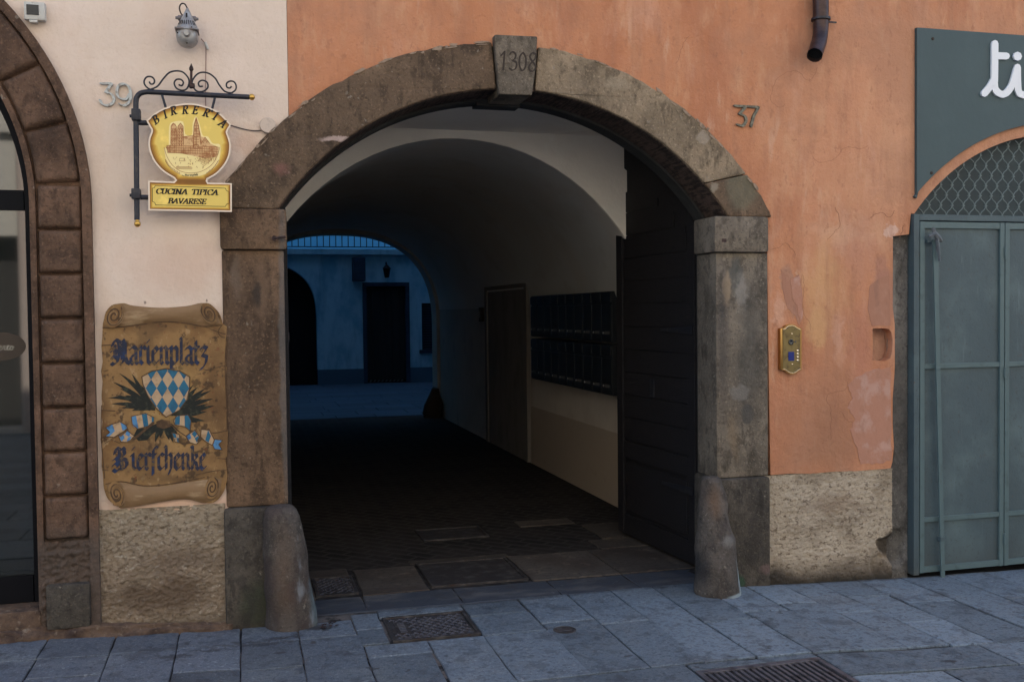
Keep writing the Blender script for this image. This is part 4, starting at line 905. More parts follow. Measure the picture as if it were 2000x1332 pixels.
g('C', .70, ('s', (.64, .76), (.58, .95), (.38, 1), (.16, .84), (.08, .5), (.18, .14), (.4, 0), (.6, .08), (.68, .22)), [(.65, .7), (.65, .98)])
g('U', .74, ('s', (.14, 1), (.13, .4), (.2, .08), (.38, 0), (.54, .12), (.58, .4), (.58, 1)), [(.03, .99), (.26, .99)], [(.48, .99), (.7, .99)])
g('N', .80, [(.12, 0), (.12, 1)], [(.12, 1), (.6, .02)], [(.62, 0), (.62, 1)], [(.02, .01), (.22, .01)], [(.0, .99), (.14, .99)], [(.5, .99), (.74, .99)])
g('T', .64, [(.3, 0), (.3, 1)], [(.02, .99), (.58, .99)], [(.02, .99), (.0, .82)], [(.58, .99), (.6, .82)], [(.18, .01), (.42, .01)])
g('P', .62, [(.14, 0), (.14, 1)], ('s', (.0, .99), (.32, 1), (.54, .9), (.52, .60), (.32, .48), (.14, .47)), [(.03, .01), (.26, .01)])
g('V', .70, [(.06, 1), (.34, 0)], [(.34, 0), (.62, 1)], [(-.02, .99), (.18, .99)], [(.5, .99), (.72, .99)])
g('S', .58, ('s', (.48, .82), (.42, .97), (.24, 1), (.1, .86), (.16, .64), (.38, .46), (.48, .24), (.38, .05), (.18, 0), (.04, .1), (.02, .24)))
g(' ', .55)
def glyph(mb, ch, ux, uy, h, rot, y, w_, t_, xfm, slant=.24, nibang=18, wid=1, kk=4):
    adv, sts = GL[ch]; ca, sa = math.cos(rot), math.sin(rot)
    def xf(x, z):
        a = (x*wid+z*slant)*h; b = z*h; return xfm(ux+a*ca+b*sa, uy+a*sa-b*ca)
    for s_ in sts:
        p = smooth_pts(s_[1:], kk) if s_[0] == 's' else list(s_); nib(mb, p, w_, t_, nibang, y, .0004, xf)
    return adv*h*wid
mb = MB()
for ch, u, v, rt_ in (('B', 236, 550, -34), ('I', 306, 506, -24), ('R', 352, 482, -14), ('R', 432, 472, -3), ('E', 505, 470, 6), ('R', 582, 484, 16), ('I', 655, 508, 26), ('A', 698, 552, 33)):
    glyph(mb, ch, u, v, 60, math.radians(rt_), yS, .20, .06, sg, .18)
u = 238
for ch in 'CUCINA TIPICA': u += glyph(mb, ch, u, 1062+(u-238)*.024, 39, .024, yS, .20, .06, sg, .2, wid=1.47)
u = 328
for ch in 'BAVARESE': u += glyph(mb, ch, u, 1134+(u-328)*.024, 38, .024, yS, .20, .06, sg, .2, wid=1.38 if ch != 'E' else 1.3)
mb.build('lettering', 'black', SB)
# town view print
def blob(P, y, mt, name): return MB().prism([sg(*p) for p in P], y-.0002, y).build(name, mt, SB)
blob(smooth_pts([(335, 700), (338, 560), (370, 530), (440, 530), (455, 620), (505, 625), (510, 540), (535, 490), (560, 540), (585, 630), (625, 640), (660, 690), (715, 700), (712, 790), (690, 850), (600, 920), (480, 935), (380, 900), (320, 830), (300, 730)], 3), yS-.0002, 'sign_glow', 'pale_print')
blob([(345, 700), (348, 560), (362, 540), (385, 545), (392, 600), (400, 560), (418, 538), (440, 560), (444, 640), (512, 635), (520, 560), (536, 500), (552, 560), (575, 640), (605, 645), (640, 690), (706, 720), (690, 790), (600, 800), (430, 765), (330, 760), (312, 715)], yS-.0005, 'sign_tan', 'town_print')
mb = MB(); yL = yS-.0008
def ln(P, w_=3.): nib(mb, P, w_, None, 0, yL, .0002, sg)
for x0 in (352, 402):
    ln([(x0, 700), (x0, 565), (x0+18, 540), (x0+38, 565), (x0+40, 700)], 4)
    for v in range(580, 700, 22):
        ln([(x0, v), (x0+38, v)], 2.5); ln([(x0+12, v+5), (x0+12, v+14)], 6); ln([(x0+27, v+5), (x0+27, v+14)], 6)
ln([(516, 720), (520, 560), (536, 500), (554, 560), (572, 700)], 5); ln([(536, 500), (536, 700)], 4)
for v in range(560, 700, 20): ln([(522, v), (556, v)], 3)
ln([(440, 640), (512, 632)], 3); ln([(575, 690), (602, 645), (636, 690)], 4); ln([(588, 690), (602, 660), (618, 690)], 3)
for v in (705, 722, 740, 758): ln([(315 if v < 730 else 325, v), (520, v+4), (700, v+12)], 2.5)
for x0 in range(325, 700, 13): ln([(x0, 704+(x0-325)*.03), (x0, 758+(x0-325)*.06)], 2.2)
ln([(520, 700), (552, 700), (552, 728), (520, 728), (520, 700)], 4)
ln(smooth_pts([(300, 718), (318, 780), (360, 850), (420, 895), (500, 910), (580, 895), (650, 850), (690, 790), (712, 720)], 3), 3)
for j in range(7): ln([(555+j*5, 790+j*12), (690-j*10, 770+j*10)], 2)
for x0 in range(560, 690, 12): ln([(x0, 775), (x0-4, 820)], 2)
rs = random.Random(2)
for k in range(60):
    a, b = rs.uniform(350, 660), rs.uniform(785, 885)
    if (a-505)**2/170**2+(b-760)**2/130**2 < .9: ln([(a, b), (a+rs.uniform(-4, 4), b+rs.uniform(4, 12))], 2.6)
for v in (862, 870, 878): ln([(388, v), (500, v+2)], 3)
ln([(415, 800), (450, 800), (455, 820), (412, 820), (415, 800)], 2.5)
mb.build('town_drawing', 'sign_brown', SB)
mb = MB()
def cursive(P0, P1, P2, n, amp, w_):
    rc = random.Random(n); L = []
    for i in range(n*4+1):
        t = i/(n*4); u = (1-t)**2*P0[0]+2*t*(1-t)*P1[0]+t*t*P2[0]; v = (1-t)**2*P0[1]+2*t*(1-t)*P1[1]+t*t*P2[1]
        L.append((u+(3 if i % 4 == 1 else -2 if i % 4 == 3 else 0), v+(-amp*rc.uniform(.7, 1.5) if i % 4 == 1 else amp*.3 if i % 4 == 3 else 0)))
    nib(mb, smooth_pts(L, 2), w_, None, 0, yS-.0002, .0002, sg)
cursive((308, 815), (340, 880), (418, 918), 12, 9, 2.4); cursive((612, 915), (670, 880), (706, 812), 11, 9, 2.4)
mb.build('curved_script', 'sign_brown', SB)
mb = MB()
MP = {'M': [[(0, 0), (.1, 1), (.3, .3), (.5, 1), (.6, 0)]], 'a': ['o', (0, 0)], }
tx = 455
def tiny(sts, adv):
    global tx
    for s_ in sts: nib(mb, smooth_pts([(tx+a*12, 932-(tx-455)*(tx-455)*.0006-b*12) for a, b in s_], 3), 2.8, None, 0, yS-.0002, .0002, sg)
    tx += adv*12
nib(mb, [(432, 925), (445, 932)], 3, None, 0, yS-.0002, .0002, sg)
A_ = [[(.6, .7), (.2, .8), (.1, .3), (.4, .1), (.6, .7), (.65, .1)]]; I_ = [[(.15, .8), (.15, .1)]]; R_ = [[(.1, .8), (.12, .1)], [(.12, .5), (.3, .8), (.5, .75)]]
E_ = [[(.1, .4), (.5, .55), (.4, .85), (.15, .7), (.15, .2), (.55, .15)]]; N_ = [[(.1, .8), (.12, .1)], [(.12, .5), (.4, .85), (.55, .1)]]
tiny([[(0, 0), (.15, 1.3), (.45, .4), (.75, 1.3), (.85, 0)]], 1.15)
for s_, a in ((A_, .85), (R_, .7), (I_, .4), (E_, .75), (N_, .8), ([[(.1, .8), (.1, -.5)], [(.1, .6), (.5, .8), (.5, .2), (.1, .2)]], .8), ([[(.1, 1.4), (.15, .1)]], .4), (A_, .85), ([[(.2, 1.3), (.2, .1), (.4, .1)], [(0, .8), (.45, .8)]], .6), ([[(.05, .8), (.5, .8), (.05, .1), (.5, .1)]], .7)): tiny(s_, a)
mb.build('small_script', 'black', SB)
mb = MB(); c = Q(655, 450, -.114); mb.lathe([(.006, 0), (.005, -.004), (.0, -.005)], c, 'y', 10); mb.build('bolt', 'iron', S)

# ---- painted scroll board
bd = bil([(-1.118, 1.747), (-.034, 1.742), (-1.143, .667), (-.055, .598)], 1393, 1332)
B_ = thing('painted_board', 'painted parchment scroll board with blue blackletter and a lozenge shield', 'board', (-.4, -.02, 1.14))
yb = -.022
outb = smooth_pts([(588, 235), (596, 190), (625, 135), (668, 105), (715, 98), (770, 112), (930, 124), (1090, 114), (1180, 96), (1240, 108), (1290, 155), (1315, 220)], 4) + [(1338, 235), (1334, 300), (1330, 460), (1338, 478), (1332, 520), (1336, 700), (1340, 835), (1346, 850), (1340, 1000), (1330, 1012), (1342, 1120)] + smooth_pts([(1340, 1140), (1322, 1205), (1270, 1268), (1200, 1278), (1080, 1255), (900, 1272), (720, 1308), (680, 1300), (620, 1255), (595, 1190), (590, 1120)], 4) + jit([(582, 1060), (586, 960), (578, 900), (584, 800), (578, 740), (588, 725), (580, 640), (586, 560), (580, 500), (588, 440), (580, 348), (586, 300)], 3, 9)
BB = bevelled(MB().prism([bd(*p) for p in outb], yb, -.004).build('board', 'parch', B_), .003, 2)
def sheet(P, mt, name, d=.0006, parent=None, th=.0006): return MB().prism([bd(*p) for p in P], yb-d-th, yb-d).build(name, mt, parent or BB)
# rolls with a real bulge
def roll(topc, botc, n=40, h=.016):
    vs = []; fs = []; m_ = 8
    for i in range(n+1):
        t = i/n; 
        a, b = topc(t), botc(t)
        for j in range(m_+1):
            q = j/m_; u = a[0]+(b[0]-a[0])*q; v = a[1]+(b[1]-a[1])*q; x, z = bd(u, v)
            vs.append((x, yb-.0012-h*math.sin(PI*q)**.7*min(1, 12*t, 12*(1-t)), z))
    for i in range(n):
        for j in range(m_): a = i*(m_+1)+j; fs.append((a, a+1, a+m_+2, a+m_+1))
    return MB().add(vs, fs)
def cur(P):
    S_ = smooth_pts(P, 10)
    def f(t): k = t*(len(S_)-1); i = min(int(k), len(S_)-2); q = k-i; return (S_[i][0]*(1-q)+S_[i+1][0]*q, S_[i][1]*(1-q)+S_[i+1][1]*q)
    return f
roll(cur([(640, 110), (715, 100), (770, 112), (930, 124), (1090, 114), (1190, 97), (1260, 120)]), cur([(600, 238), (690, 235), (800, 222), (950, 204), (1090, 214), (1200, 232), (1300, 215)])).build('scroll_roll', 'parch_light', BB, smooth=True)
roll(cur([(612, 1170), (700, 1155), (830, 1180), (960, 1175), (1080, 1155), (1200, 1140), (1310, 1130)]), cur([(650, 1290), (720, 1306), (830, 1290), (950, 1268), (1080, 1253), (1200, 1276), (1290, 1240)])).build('scroll_roll', 'parch_light', BB, smooth=True)
dk = MB(); lt = MB()
def stroke(mb_, P, w_, d=.018): nib(mb_, smooth_pts(P, 5), w_, None, 0, yb-d, .0006, bd)
def curl(cx, cy, rx, ry, a0, turns, sgn, tilt=.5):
    o = []
    for i in range(34):
        t = i/33; k = 1-.86*t; a = a0+sgn*turns*2*PI*t; x, y_ = rx*k*math.cos(a), ry*k*math.sin(a)
        o.append((cx+x*math.cos(tilt)-y_*math.sin(tilt), cy+x*math.sin(tilt)+y_*math.cos(tilt)))
    return o
for cx, cy, rx, ry, a0, sgn, tl in ((658, 172, 52, 72, -1.2, 1, .45), (1228, 158, 46, 66, -2, -1, -.55), (672, 1220, 46, 74, 1.2, -1, -.25), (1248, 1184, 42, 66, -1.4, 1, .2)):
    e = [(cx+rx*1.02*math.cos(t)*math.cos(tl)-ry*1.02*math.sin(t)*math.sin(tl), cy+rx*1.02*math.cos(t)*math.sin(tl)+ry*1.02*math.sin(t)*math.cos(tl)) for t in [2*PI*i/28 for i in range(28)]]
    MB().prism([bd(*p) for p in e], yb-.0186, yb-.012).build('scroll_end', 'parch', BB)
    nib(dk, curl(cx, cy, rx*.93, ry*.93, a0, 2.1, sgn, tl), 9, None, 0, yb-.0187, .0006, bd); nib(lt, curl(cx, cy, rx, ry, a0, 1.2, sgn, tl), 4, None, 0, yb-.0188, .0008, bd)
for P_, w_ in (([(590, 242), (690, 238), (800, 225), (950, 207), (1090, 216), (1200, 234), (1310, 225)], 7), ([(1310, 225), (1285, 262), (1300, 292), (1325, 300)], 5), ([(606, 1165), (700, 1150), (830, 1175), (960, 1168), (1080, 1148), (1200, 1125)], 6),
               ([(585, 346), (640, 344), (705, 352)], 6), ([(1185, 478), (1215, 492), (1270, 478), (1325, 462)], 5), ([(580, 728), (660, 732)], 5), ([(590, 500), (620, 492)], 5), ([(1200, 850), (1260, 862), (1340, 848)], 5), ([(1282, 1012), (1338, 1016)], 4),
               ([(600, 1130), (580, 900), (582, 700)], 5), ([(1336, 300), (1328, 480), (1338, 700), (1340, 850)], 6), ([(600, 925), (640, 905), (690, 925)], 4), ([(1200, 234), (1270, 262), (1330, 280)], 5), ([(1150, 1110), (1240, 1090), (1330, 1080)], 5)):
    stroke(dk, P_, w_, .0008 if w_ < 100 else .018)
for P_ in ([(610, 150), (650, 112), (700, 104), (722, 140), (712, 190), (680, 225)], [(1178, 110), (1176, 150), (1205, 195), (1238, 212)], [(705, 1165), (722, 1220), (718, 1290)], [(1235, 1130), (1212, 1190), (1218, 1245)]): stroke(lt, P_, 4, .0188)
dk.build('dark_outline', 'parch_dark', BB); lt.build('light_outline', 'parch_light', BB)
# leaves
lv = MB(); rl = random.Random(5)
def blade(a, b, bend, wd):
    ax, ay = a; bx, by = b; dx, dy = bx-ax, by-ay; l = math.hypot(dx, dy); nx, ny = -dy/l, dx/l; c = ((ax+bx)/2+nx*bend, (ay+by)/2+ny*bend); L, Rr = [], []
    for i in range(9):
        t = i/8; x = (1-t)**2*ax+2*t*(1-t)*c[0]+t*t*bx; y_ = (1-t)**2*ay+2*t*(1-t)*c[1]+t*t*by; w2 = wd*math.sin(PI*min(1, t*.9+.1))*.5+.6
        L.append((x+nx*w2, y_+ny*w2)); Rr.append((x-nx*w2, y_-ny*w2))
    k = len(lv.v); lv.prism([bd(*p) for p in L+Rr[::-1]], yb-.0014-rl.uniform(0, .0008), yb-.0006)
for e, b in (((690, 512), 30), ((735, 540), 20), ((762, 515), 10), ((650, 562), 26), ((690, 600), 20), ((622, 655), 34), ((640, 690), 24), ((668, 640), 20), ((720, 640), 14), ((800, 570), 10), ((700, 715), 24), ((760, 730), 14)):
    blade((880+rl.uniform(-20, 20), 715+rl.uniform(-14, 14)), e, b, 26)
for e, b in (((1160, 590), -14), ((1205, 600), -16), ((1240, 612), -14), ((1252, 660), -12), ((1262, 700), 6), ((1215, 735), 10), ((1200, 790), 16), ((1140, 620), -10), ((1180, 660), 4), ((1130, 580), -16), ((1160, 800), 16), ((1120, 760), 8), ((1220, 690), 3)):
    blade((1010+rl.uniform(-14, 14), 745+rl.uniform(-14, 14)), e, b, 30)
for e, b in (((900, 915), 8), ((930, 890), 4), ((985, 905), -4), ((1010, 920), -8), ((860, 880), 8), ((800, 900), 12), ((1050, 900), -10)): blade((945+rl.uniform(-10, 10), 800), e, b, 28)
lv.build('painted_leaves', 'leaf_paint', BB)
# shield with lozenges, cut to its outline
sh = [(820, 530), (880, 497), (965, 482), (1050, 497), (1110, 532), (1108, 600), (1092, 665), (1045, 728), (965, 768), (905, 715), (855, 640), (828, 580)]
def clip(P, Cp):
    out_ = P
    ar = sum(Cp[i][0]*Cp[(i+1) % len(Cp)][1]-Cp[(i+1) % len(Cp)][0]*Cp[i][1] for i in range(len(Cp))); s_ = 1 if ar > 0 else -1
    for i in range(len(Cp)):
        a, b = Cp[i], Cp[(i+1) % len(Cp)]; inn_ = lambda p: s_*((b[0]-a[0])*(p[1]-a[1])-(b[1]-a[1])*(p[0]-a[0])) >= 0
        src, out_ = out_, []
        for j in range(len(src)):
            p, q = src[j-1], src[j]; ip, iq = inn_(p), inn_(q)
            if ip != iq:
                d1 = (b[0]-a[0])*(p[1]-a[1])-(b[1]-a[1])*(p[0]-a[0]); d2 = (b[0]-a[0])*(q[1]-a[1])-(b[1]-a[1])*(q[0]-a[0]); t = d1/(d1-d2); out_.append((p[0]+(q[0]-p[0])*t, p[1]+(q[1]-p[1])*t))
            if iq: out_.append(q)
        if len(out_) < 3: return []
    return out_
SH = sheet(sh, 'paint_white', 'shield', .0022)
lo = MB()
for i in range(-6, 7):
    for j in range(-6, 7):
        c_ = (942+i*66+(0), 598+j*104); d_ = clip([(c_[0]-33, c_[1]), (c_[0], c_[1]-52), (c_[0]+33, c_[1]), (c_[0], c_[1]+52)], sh)
        if len(d_) > 2: lo.prism([bd(*p) for p in d_], yb-.0034, yb-.0029)
lo.build('lozenge', 'paint_blue', BB)
dk2 = MB(); nib(dk2, sh+[sh[0]], 6, None, 0, yb-.0034, .0004, bd); dk2.build('shield_outline', 'parch_dark', BB)
# ribbons
for P_, mt in (([(757, 765), (840, 745), (892, 770), (888, 815), (795, 838), (762, 810)], 'paint_white'), ([(1010, 790), (1030, 760), (1100, 755), (1118, 790), (1112, 850), (1080, 825), (1020, 815)], 'paint_white'),
               ([(605, 830), (640, 812), (690, 795), (728, 818), (735, 840), (690, 865), (655, 888), (602, 882), (630, 858)], 'paint_white'), ([(1180, 840), (1230, 845), (1262, 905), (1250, 935), (1210, 915), (1176, 885)], 'paint_white'),
               ([(680, 875), (730, 845), (775, 880), (740, 918), (695, 915)], 'paint_white'), ([(1000, 860), (1045, 870), (1052, 920), (1020, 915)], 'paint_white'), ([(1085, 880), (1140, 845), (1180, 900), (1150, 930), (1110, 918)], 'paint_white')): sheet(P_, mt, 'ribbon', .0018, SH if 0 else BB)
for P_, mt in (([(757, 768), (785, 760), (800, 836), (770, 825)], 'paint_sky'), ([(820, 752), (850, 748), (860, 822), (832, 830)], 'paint_blue'), ([(880, 762), (894, 775), (888, 815), (878, 815)], 'paint_blue'), ([(1022, 770), (1050, 758), (1048, 812), (1018, 812)], 'paint_blue'), ([(1078, 756), (1106, 760), (1118, 800), (1110, 845), (1080, 822)], 'paint_blue'),
               ([(605, 830), (645, 812), (660, 850), (625, 884), (602, 882), (630, 858)], 'paint_sky'), ([(692, 796), (726, 818), (732, 838), (705, 848)], 'paint_sky'), ([(1222, 845), (1240, 880), (1225, 918), (1205, 905)], 'paint_blue'), ([(1250, 930), (1262, 898), (1312, 905), (1288, 930), (1310, 962), (1262, 958)], 'paint_sky'),
               ([(682, 876), (705, 862), (718, 890), (700, 912)], 'paint_sky'), ([(730, 846), (752, 862), (745, 885), (722, 872)], 'paint_sky'), ([(738, 888), (758, 884), (745, 914), (730, 912)], 'paint_sky'), ([(1002, 862), (1022, 866), (1030, 890), (1012, 890)], 'paint_blue'), ([(1030, 892), (1048, 890), (1052, 918), (1034, 915)], 'paint_blue'),
               ([(1088, 880), (1110, 866), (1120, 892), (1100, 905)], 'paint_sky'), ([(1138, 850), (1155, 868), (1140, 890), (1122, 868)], 'paint_blue'), ([(1140, 892), (1160, 880), (1176, 900), (1152, 918)], 'paint_blue')): sheet(P_, mt, 'ribbon_stripe', .0028, BB)
ro = MB()
for P_ in ([(757, 765), (840, 745), (892, 770), (888, 815), (795, 838), (762, 810)], [(1010, 790), (1030, 760), (1100, 755), (1118, 790), (1112, 850), (1080, 825), (1020, 815)], [(605, 830), (640, 812), (690, 795), (728, 818), (735, 840), (690, 865), (655, 888), (602, 882), (630, 858)], [(1180, 840), (1230, 845), (1262, 905), (1250, 935), (1210, 915), (1176, 885)], [(680, 875), (730, 845), (775, 880), (740, 918), (695, 915)], [(1000, 860), (1045, 870), (1052, 920), (1020, 915)], [(1085, 880), (1140, 845), (1180, 900), (1150, 930), (1110, 918)], [(1250, 930), (1262, 898), (1312, 905), (1288, 930), (1310, 962), (1262, 958)]):
    nib(ro, P_+[P_[0]], 5, None, 0, yb-.0030, .0003, bd)
for P_ in ([(890, 800), (830, 850), (770, 900), (740, 915)], [(735, 840), (700, 870), (690, 880)], [(1000, 810), (1040, 850), (1085, 880)], [(1110, 918), (1060, 925), (1045, 900)], [(1176, 885), (1160, 910)]): nib(ro, smooth_pts(P_, 4), 14, 5, 30, yb-.0026, .0003, bd)
ro.build('ribbon_outline', 'parch_dark', BB)
sheet([(905, 795), (940, 780), (990, 790), (995, 825), (950, 838), (910, 825)], 'parch_dark', 'bow_knot', .0028, BB)
sheet([(790, 840), (870, 830), (900, 850), (850, 905), (800, 910), (770, 880)], 'leaf_paint', 'ribbon_back', .0012, BB)
# blackletter
GB = {}
def gb(ch, adv, *st): GB[ch] = (adv, st)
gb('i', .42, [(0, .88), (.15, .98), (.17, .15), (.32, .02)], [(.14, 1.28), (.2, 1.34)])
gb('a', .66, [(.06, .86), (.3, 1), (.48, .88), (.48, .12), (.62, .02)], [(.46, .56), (.12, .42), (.1, .14), (.28, .0), (.46, .16)])
gb('r', .54, [(0, .88), (.15, .98), (.17, .1), (.3, .02)], [(.2, .8), (.36, 1), (.5, .9)])
gb('e', .56, [(.3, 1), (.1, .82), (.1, .18), (.28, 0), (.48, .16)], [(.3, 1), (.46, .8), (.14, .5)])
gb('n', .76, [(0, .88), (.14, .98), (.16, .1), (.26, .02)], [(.18, .8), (.42, 1), (.56, .86), (.56, .12), (.7, .02)])
gb('p', .72, [(-.02, .9), (.14, 1), (.14, -.42)], [(.16, .8), (.42, 1), (.58, .84), (.58, .16), (.36, 0), (.16, .12)], [(.0, -.4), (.28, -.32)])
gb('l', .42, [(.1, 1.5), (.16, 1.42), (.16, .14), (.32, .02)], [(.16, 1.42), (.32, 1.54)])
gb('t', .52, [(.18, 1.3), (.18, .14), (.36, .02)], [(0, .94), (.4, .96)])
gb('z', .62, [(.04, .9), (.24, 1), (.5, .92), (.14, .52)], [(.14, .52), (.48, .42), (.42, .08), (.2, -.2), (.0, -.3)])
gb('s', .5, [(.16, -.3), (.18, 1.2), (.34, 1.42), (.5, 1.34)], [(.02, .9), (.36, .94)])
gb('c', .52, [(.48, .88), (.3, 1), (.1, .82), (.1, .18), (.28, 0), (.46, .14)])
gb('h', .74, [(.06, 1.46), (.16, 1.4), (.16, .04)], [(.18, .8), (.42, 1), (.56, .84), (.54, .1), (.36, -.28)])
gb('k', .70, [(.06, 1.46), (.16, 1.4), (.16, .04)], [(.18, .78), (.44, 1), (.52, .76), (.2, .52), (.44, .4), (.5, .1), (.64, .02)])
gb('M', 1, ('s', (.06, 1.05), (.2, 1.35), (.42, 1.32), (.48, 1.1)), [(.48, 1.3), (.48, .5), (.36, .1), (.12, -.04), (.0, .04)], [(.2, 1.05), (.24, .5), (.1, .3)], [(.5, 1.15), (.72, 1.38), (.86, 1.2), (.86, .4), (.98, .12), (1.16, .02)], [(.66, 1.2), (.68, .3)], ('s', (.0, .72), (.16, .86), (.34, .7), (.5, .78)), ('s', (.02, .34), (.14, .48), (.3, .36), (.4, .3)), [(.86, .5), (.74, .12), (.62, .02)])
gb('B', 1, ('s', (.1, 1.0), (.22, 1.34), (.5, 1.2), (.6, 1.36), (.72, 1.2)), [(.38, 1.2), (.4, .5), (.3, .2)], ('s', (.66, 1.2), (.72, .95), (.5, .72), (.42, .66)), ('s', (.42, .68), (.78, .62), (.86, .3), (.66, .02), (.42, .08), (.2, -.14), (.0, -.02)), ('s', (.04, .62), (.16, .72), (.28, .6), (.4, .7)), ('s', (.0, .26), (.14, .4), (.3, .3)), [(.52, .6), (.54, .14)])
def bl(text, u, v, xh, yslope=0, wid=.8, first=1.2):
    mb_ = MB()
    for k, ch in enumerate(text):
        adv, sts = GB[ch]; W_ = wid*(first if k == 0 else 1)*xh
        for s_ in sts:
            p = smooth_pts(s_[1:], 4) if s_[0] == 's' else list(s_)
            nib(mb_, p, .20/ .8, .05, 42, yb-.0012, .0008, lambda x, z: bd(u+x*W_, v-z*xh))
        u += adv*W_+(12 if k == 0 else 0)
    return mb_
bl('Marienplatz', 640, 455, 102, wid=.80, first=1.15).build('blackletter', 'bl_blue', BB)
bl('Bierschenke', 650, 1078, 94, wid=.83, first=1.2).build('blackletter', 'bl_blue', BB)

# ---- brass door entry panel
ic_ = bil([(2.93, 1.581), (3.302, 1.577), (2.928, 1.162), (3.301, 1.151)], 1047, 1332)
I = thing('intercom', 'brass door entry panel with a blue display beside the archway', 'intercom', (3.11, -.006, 1.35))
top_ = smooth_pts([(340, 320), (390, 300), (430, 262), (500, 245), (560, 262), (610, 295), (665, 320)], 4); bot_ = smooth_pts([(665, 1050), (620, 1070), (570, 1110), (500, 1125), (440, 1100), (390, 1062), (340, 1050)], 4)
oo = top_+bot_; cI = (502, 685)
ex = shrink(oo, cI, -26)
bevelled(MB().prism([ic_(*p) for p in ex], -.034, -.006).build('backing_plate', 'brass', I), .006, 3)
MB().box(ic_(290, 0)[0], ic_(326, 0)[0], -.038, -.006, ic_(0, 1080)[1], ic_(0, 300)[1], .004).build('side_rail', 'brass', I, smooth=True)
bevelled(MB().prism([ic_(*p) for p in shrink(oo, cI, 2)], -.0375, -.0341).build('face_plate', 'brass_dull', I), .0015, 2)
mb = MB()
for P_ in (top_, bot_): mb.tube([(ic_(*p)[0], -.037, ic_(*p)[1]) for p in P_], .0028, 6)
mb.build('bright_edge', 'brass_edge', I, smooth=True)
c = ic_(488, 550); MB().lathe([(.017, -.0376), (.017, -.0405), (.013, -.041), (.0, -.0395)], (c[0], 0, c[1]), 'y', 24).build('camera_lens', 'lens', I)
c = ic_(572, 545); MB().lathe([(.006, -.0376), (.006, -.039), (0, -.039)], (c[0], 0, c[1]), 'y', 12).build('sensor_eye', 'lens', I)
a, b = ic_(438, 900), ic_(545, 730); MB().box(a[0], b[0], -.040, -.0377, a[1], b[1], .001).build('display', 'screen', I)
for k, v in enumerate((710, 770, 830, 890)):
    c = ic_(605, v); MB().lathe([(.0065, -.0376), (.0065, -.042), (.004, -.0435), (0, -.0438)], (c[0], 0, c[1]), 'y', 12).build('push_button', 'brass_edge', I, smooth=True)
for u, v in ((502, 398), (508, 962)):
    c = ic_(u, v); MB().lathe([(.0045, -.0376), (.004, -.040), (0, -.041)], (c[0], 0, c[1]), 'y', 10).build('screw', 'brass_edge', I, smooth=True)

# ---- shop sign board and downpipe
pn = bil([(3.103, 3.399), (4.754, 3.515), (3.099, 2.12), (4.761, 2.142)], 1425, 1332)
G = thing('shop_sign', 'large grey-green sign board with white script letters above the metal gate', 'sign', (5.05, -.02, 2.8))
bx = [(3.968, 3.291), (6.13, 3.291), (6.13, 2.27)] + [p for p in arc(5.05, 1.284, 1.477, 42, 138, 60)] + [(3.968, 2.262)]
GB_ = bevelled(MB().prism(bx, -.030, -.007).build('board', 'signgreen', G), .002, 2)
mb = MB(); tw = 46
for P_ in ([(1222, 270), (1220, 480), (1218, 500), (1225, 545), (1255, 572), (1290, 570), (1325, 530), (1345, 480), (1360, 430), (1366, 412)], [(1366, 412), (1368, 500), (1375, 560), (1405, 578), (1440, 560), (1480, 510)], [(1155, 570), (1190, 530), (1210, 495)], [(1235, 343), (1295, 345)]):
    if P_[0] == (1366, 412): mi = MB()
    nib(mi if P_[0] == (1366, 412) else mb, smooth_pts(P_, 8) if len(P_) > 2 else P_, 42, None, 0, -.031, .012, pn)
mi.build('white_letter', 'white_letter', GB_); nib(mi, [(0, 0)], 1, None, 0, 0, 0); 
md = MB(); nib(md, [(1366, 346), (1367, 347)], 54, None, 0, -.031, .012, pn); md.build('letter_dot', 'white_letter', GB_)
#nib(mb, [(1366, 346), (1367, 347)], 54, None, 0, -.031, .012, pn)
mb.build('white_letter', 'white_letter', GB_)
for u, v in ((842, 238), (834, 1048)):
    c = pn(u, v); MB().lathe([(.010, -.0301), (.009, -.034), (0, -.0355)], (c[0], 0, c[1]), 'y', 12).build('screw', 'engrave', G, smooth=True)
D = thing('downpipe', 'dark bronze rain downpipe ending in an elbow above house number 37', 'pipe', (3.27, -.07, 3.1))
MB().tube([(3.285, -.068, 9.9), (3.285, -.068, 3.33), (3.286, -.068, 3.275)], .046, 16).build('pipe', 'pipe', D, smooth=True)
el = smooth_pts([(3.286, -.068, 3.29), (3.284, -.070, 3.22), (3.262, -.088, 3.15), (3.225, -.118, 3.09), (3.200, -.14, 3.055)], 5)
E = MB().tube(el, .044, 16, cap=False).build('elbow', 'pipe', D, smooth=True)
dv = (Vector(el[-1])-Vector(el[-2])).normalized()
MB().tube([Vector(el[-1])-dv*.03, Vector(el[-1])-dv*.025], .043, 16).build('dark_mouth', 'hole', E)
MB().tube([Vector(el[-1])-dv*.006, Vector(el[-1])+dv*.003], .0465, 16, cap=False).build('rim', 'pipe', E)
mb = MB().lathe([(.047, 3.275), (.056, 3.277), (.056, 3.289), (.047, 3.291)], (3.285, -.068, 0), 'z', 20); mb.box(3.33, 3.41, -.040, -.030, 3.277, 3.287, .002); mb.tube([(3.285, -.03, 3.283), (3.285, 0, 3.283)], .008, 8)
mb.build('clamp', 'iron', D)
lt_ = MB().box(.222, .232, -.02, .05, 2.05, 2.09); lt_ = None
x_ = MB(); x_.tube([(.16, -.052, 1.985), (.16, -.07, 1.985)], .013, 10); x_.tube([(.155, -.066, 1.982), (.215, -.07, 1.992)], .006, 8)
tag(x_.build('iron_hook', 'rust', base=(.16, -.05, 1.98), smooth=True), 'rusty iron pintle stuck in the left impost stone', 'hook')

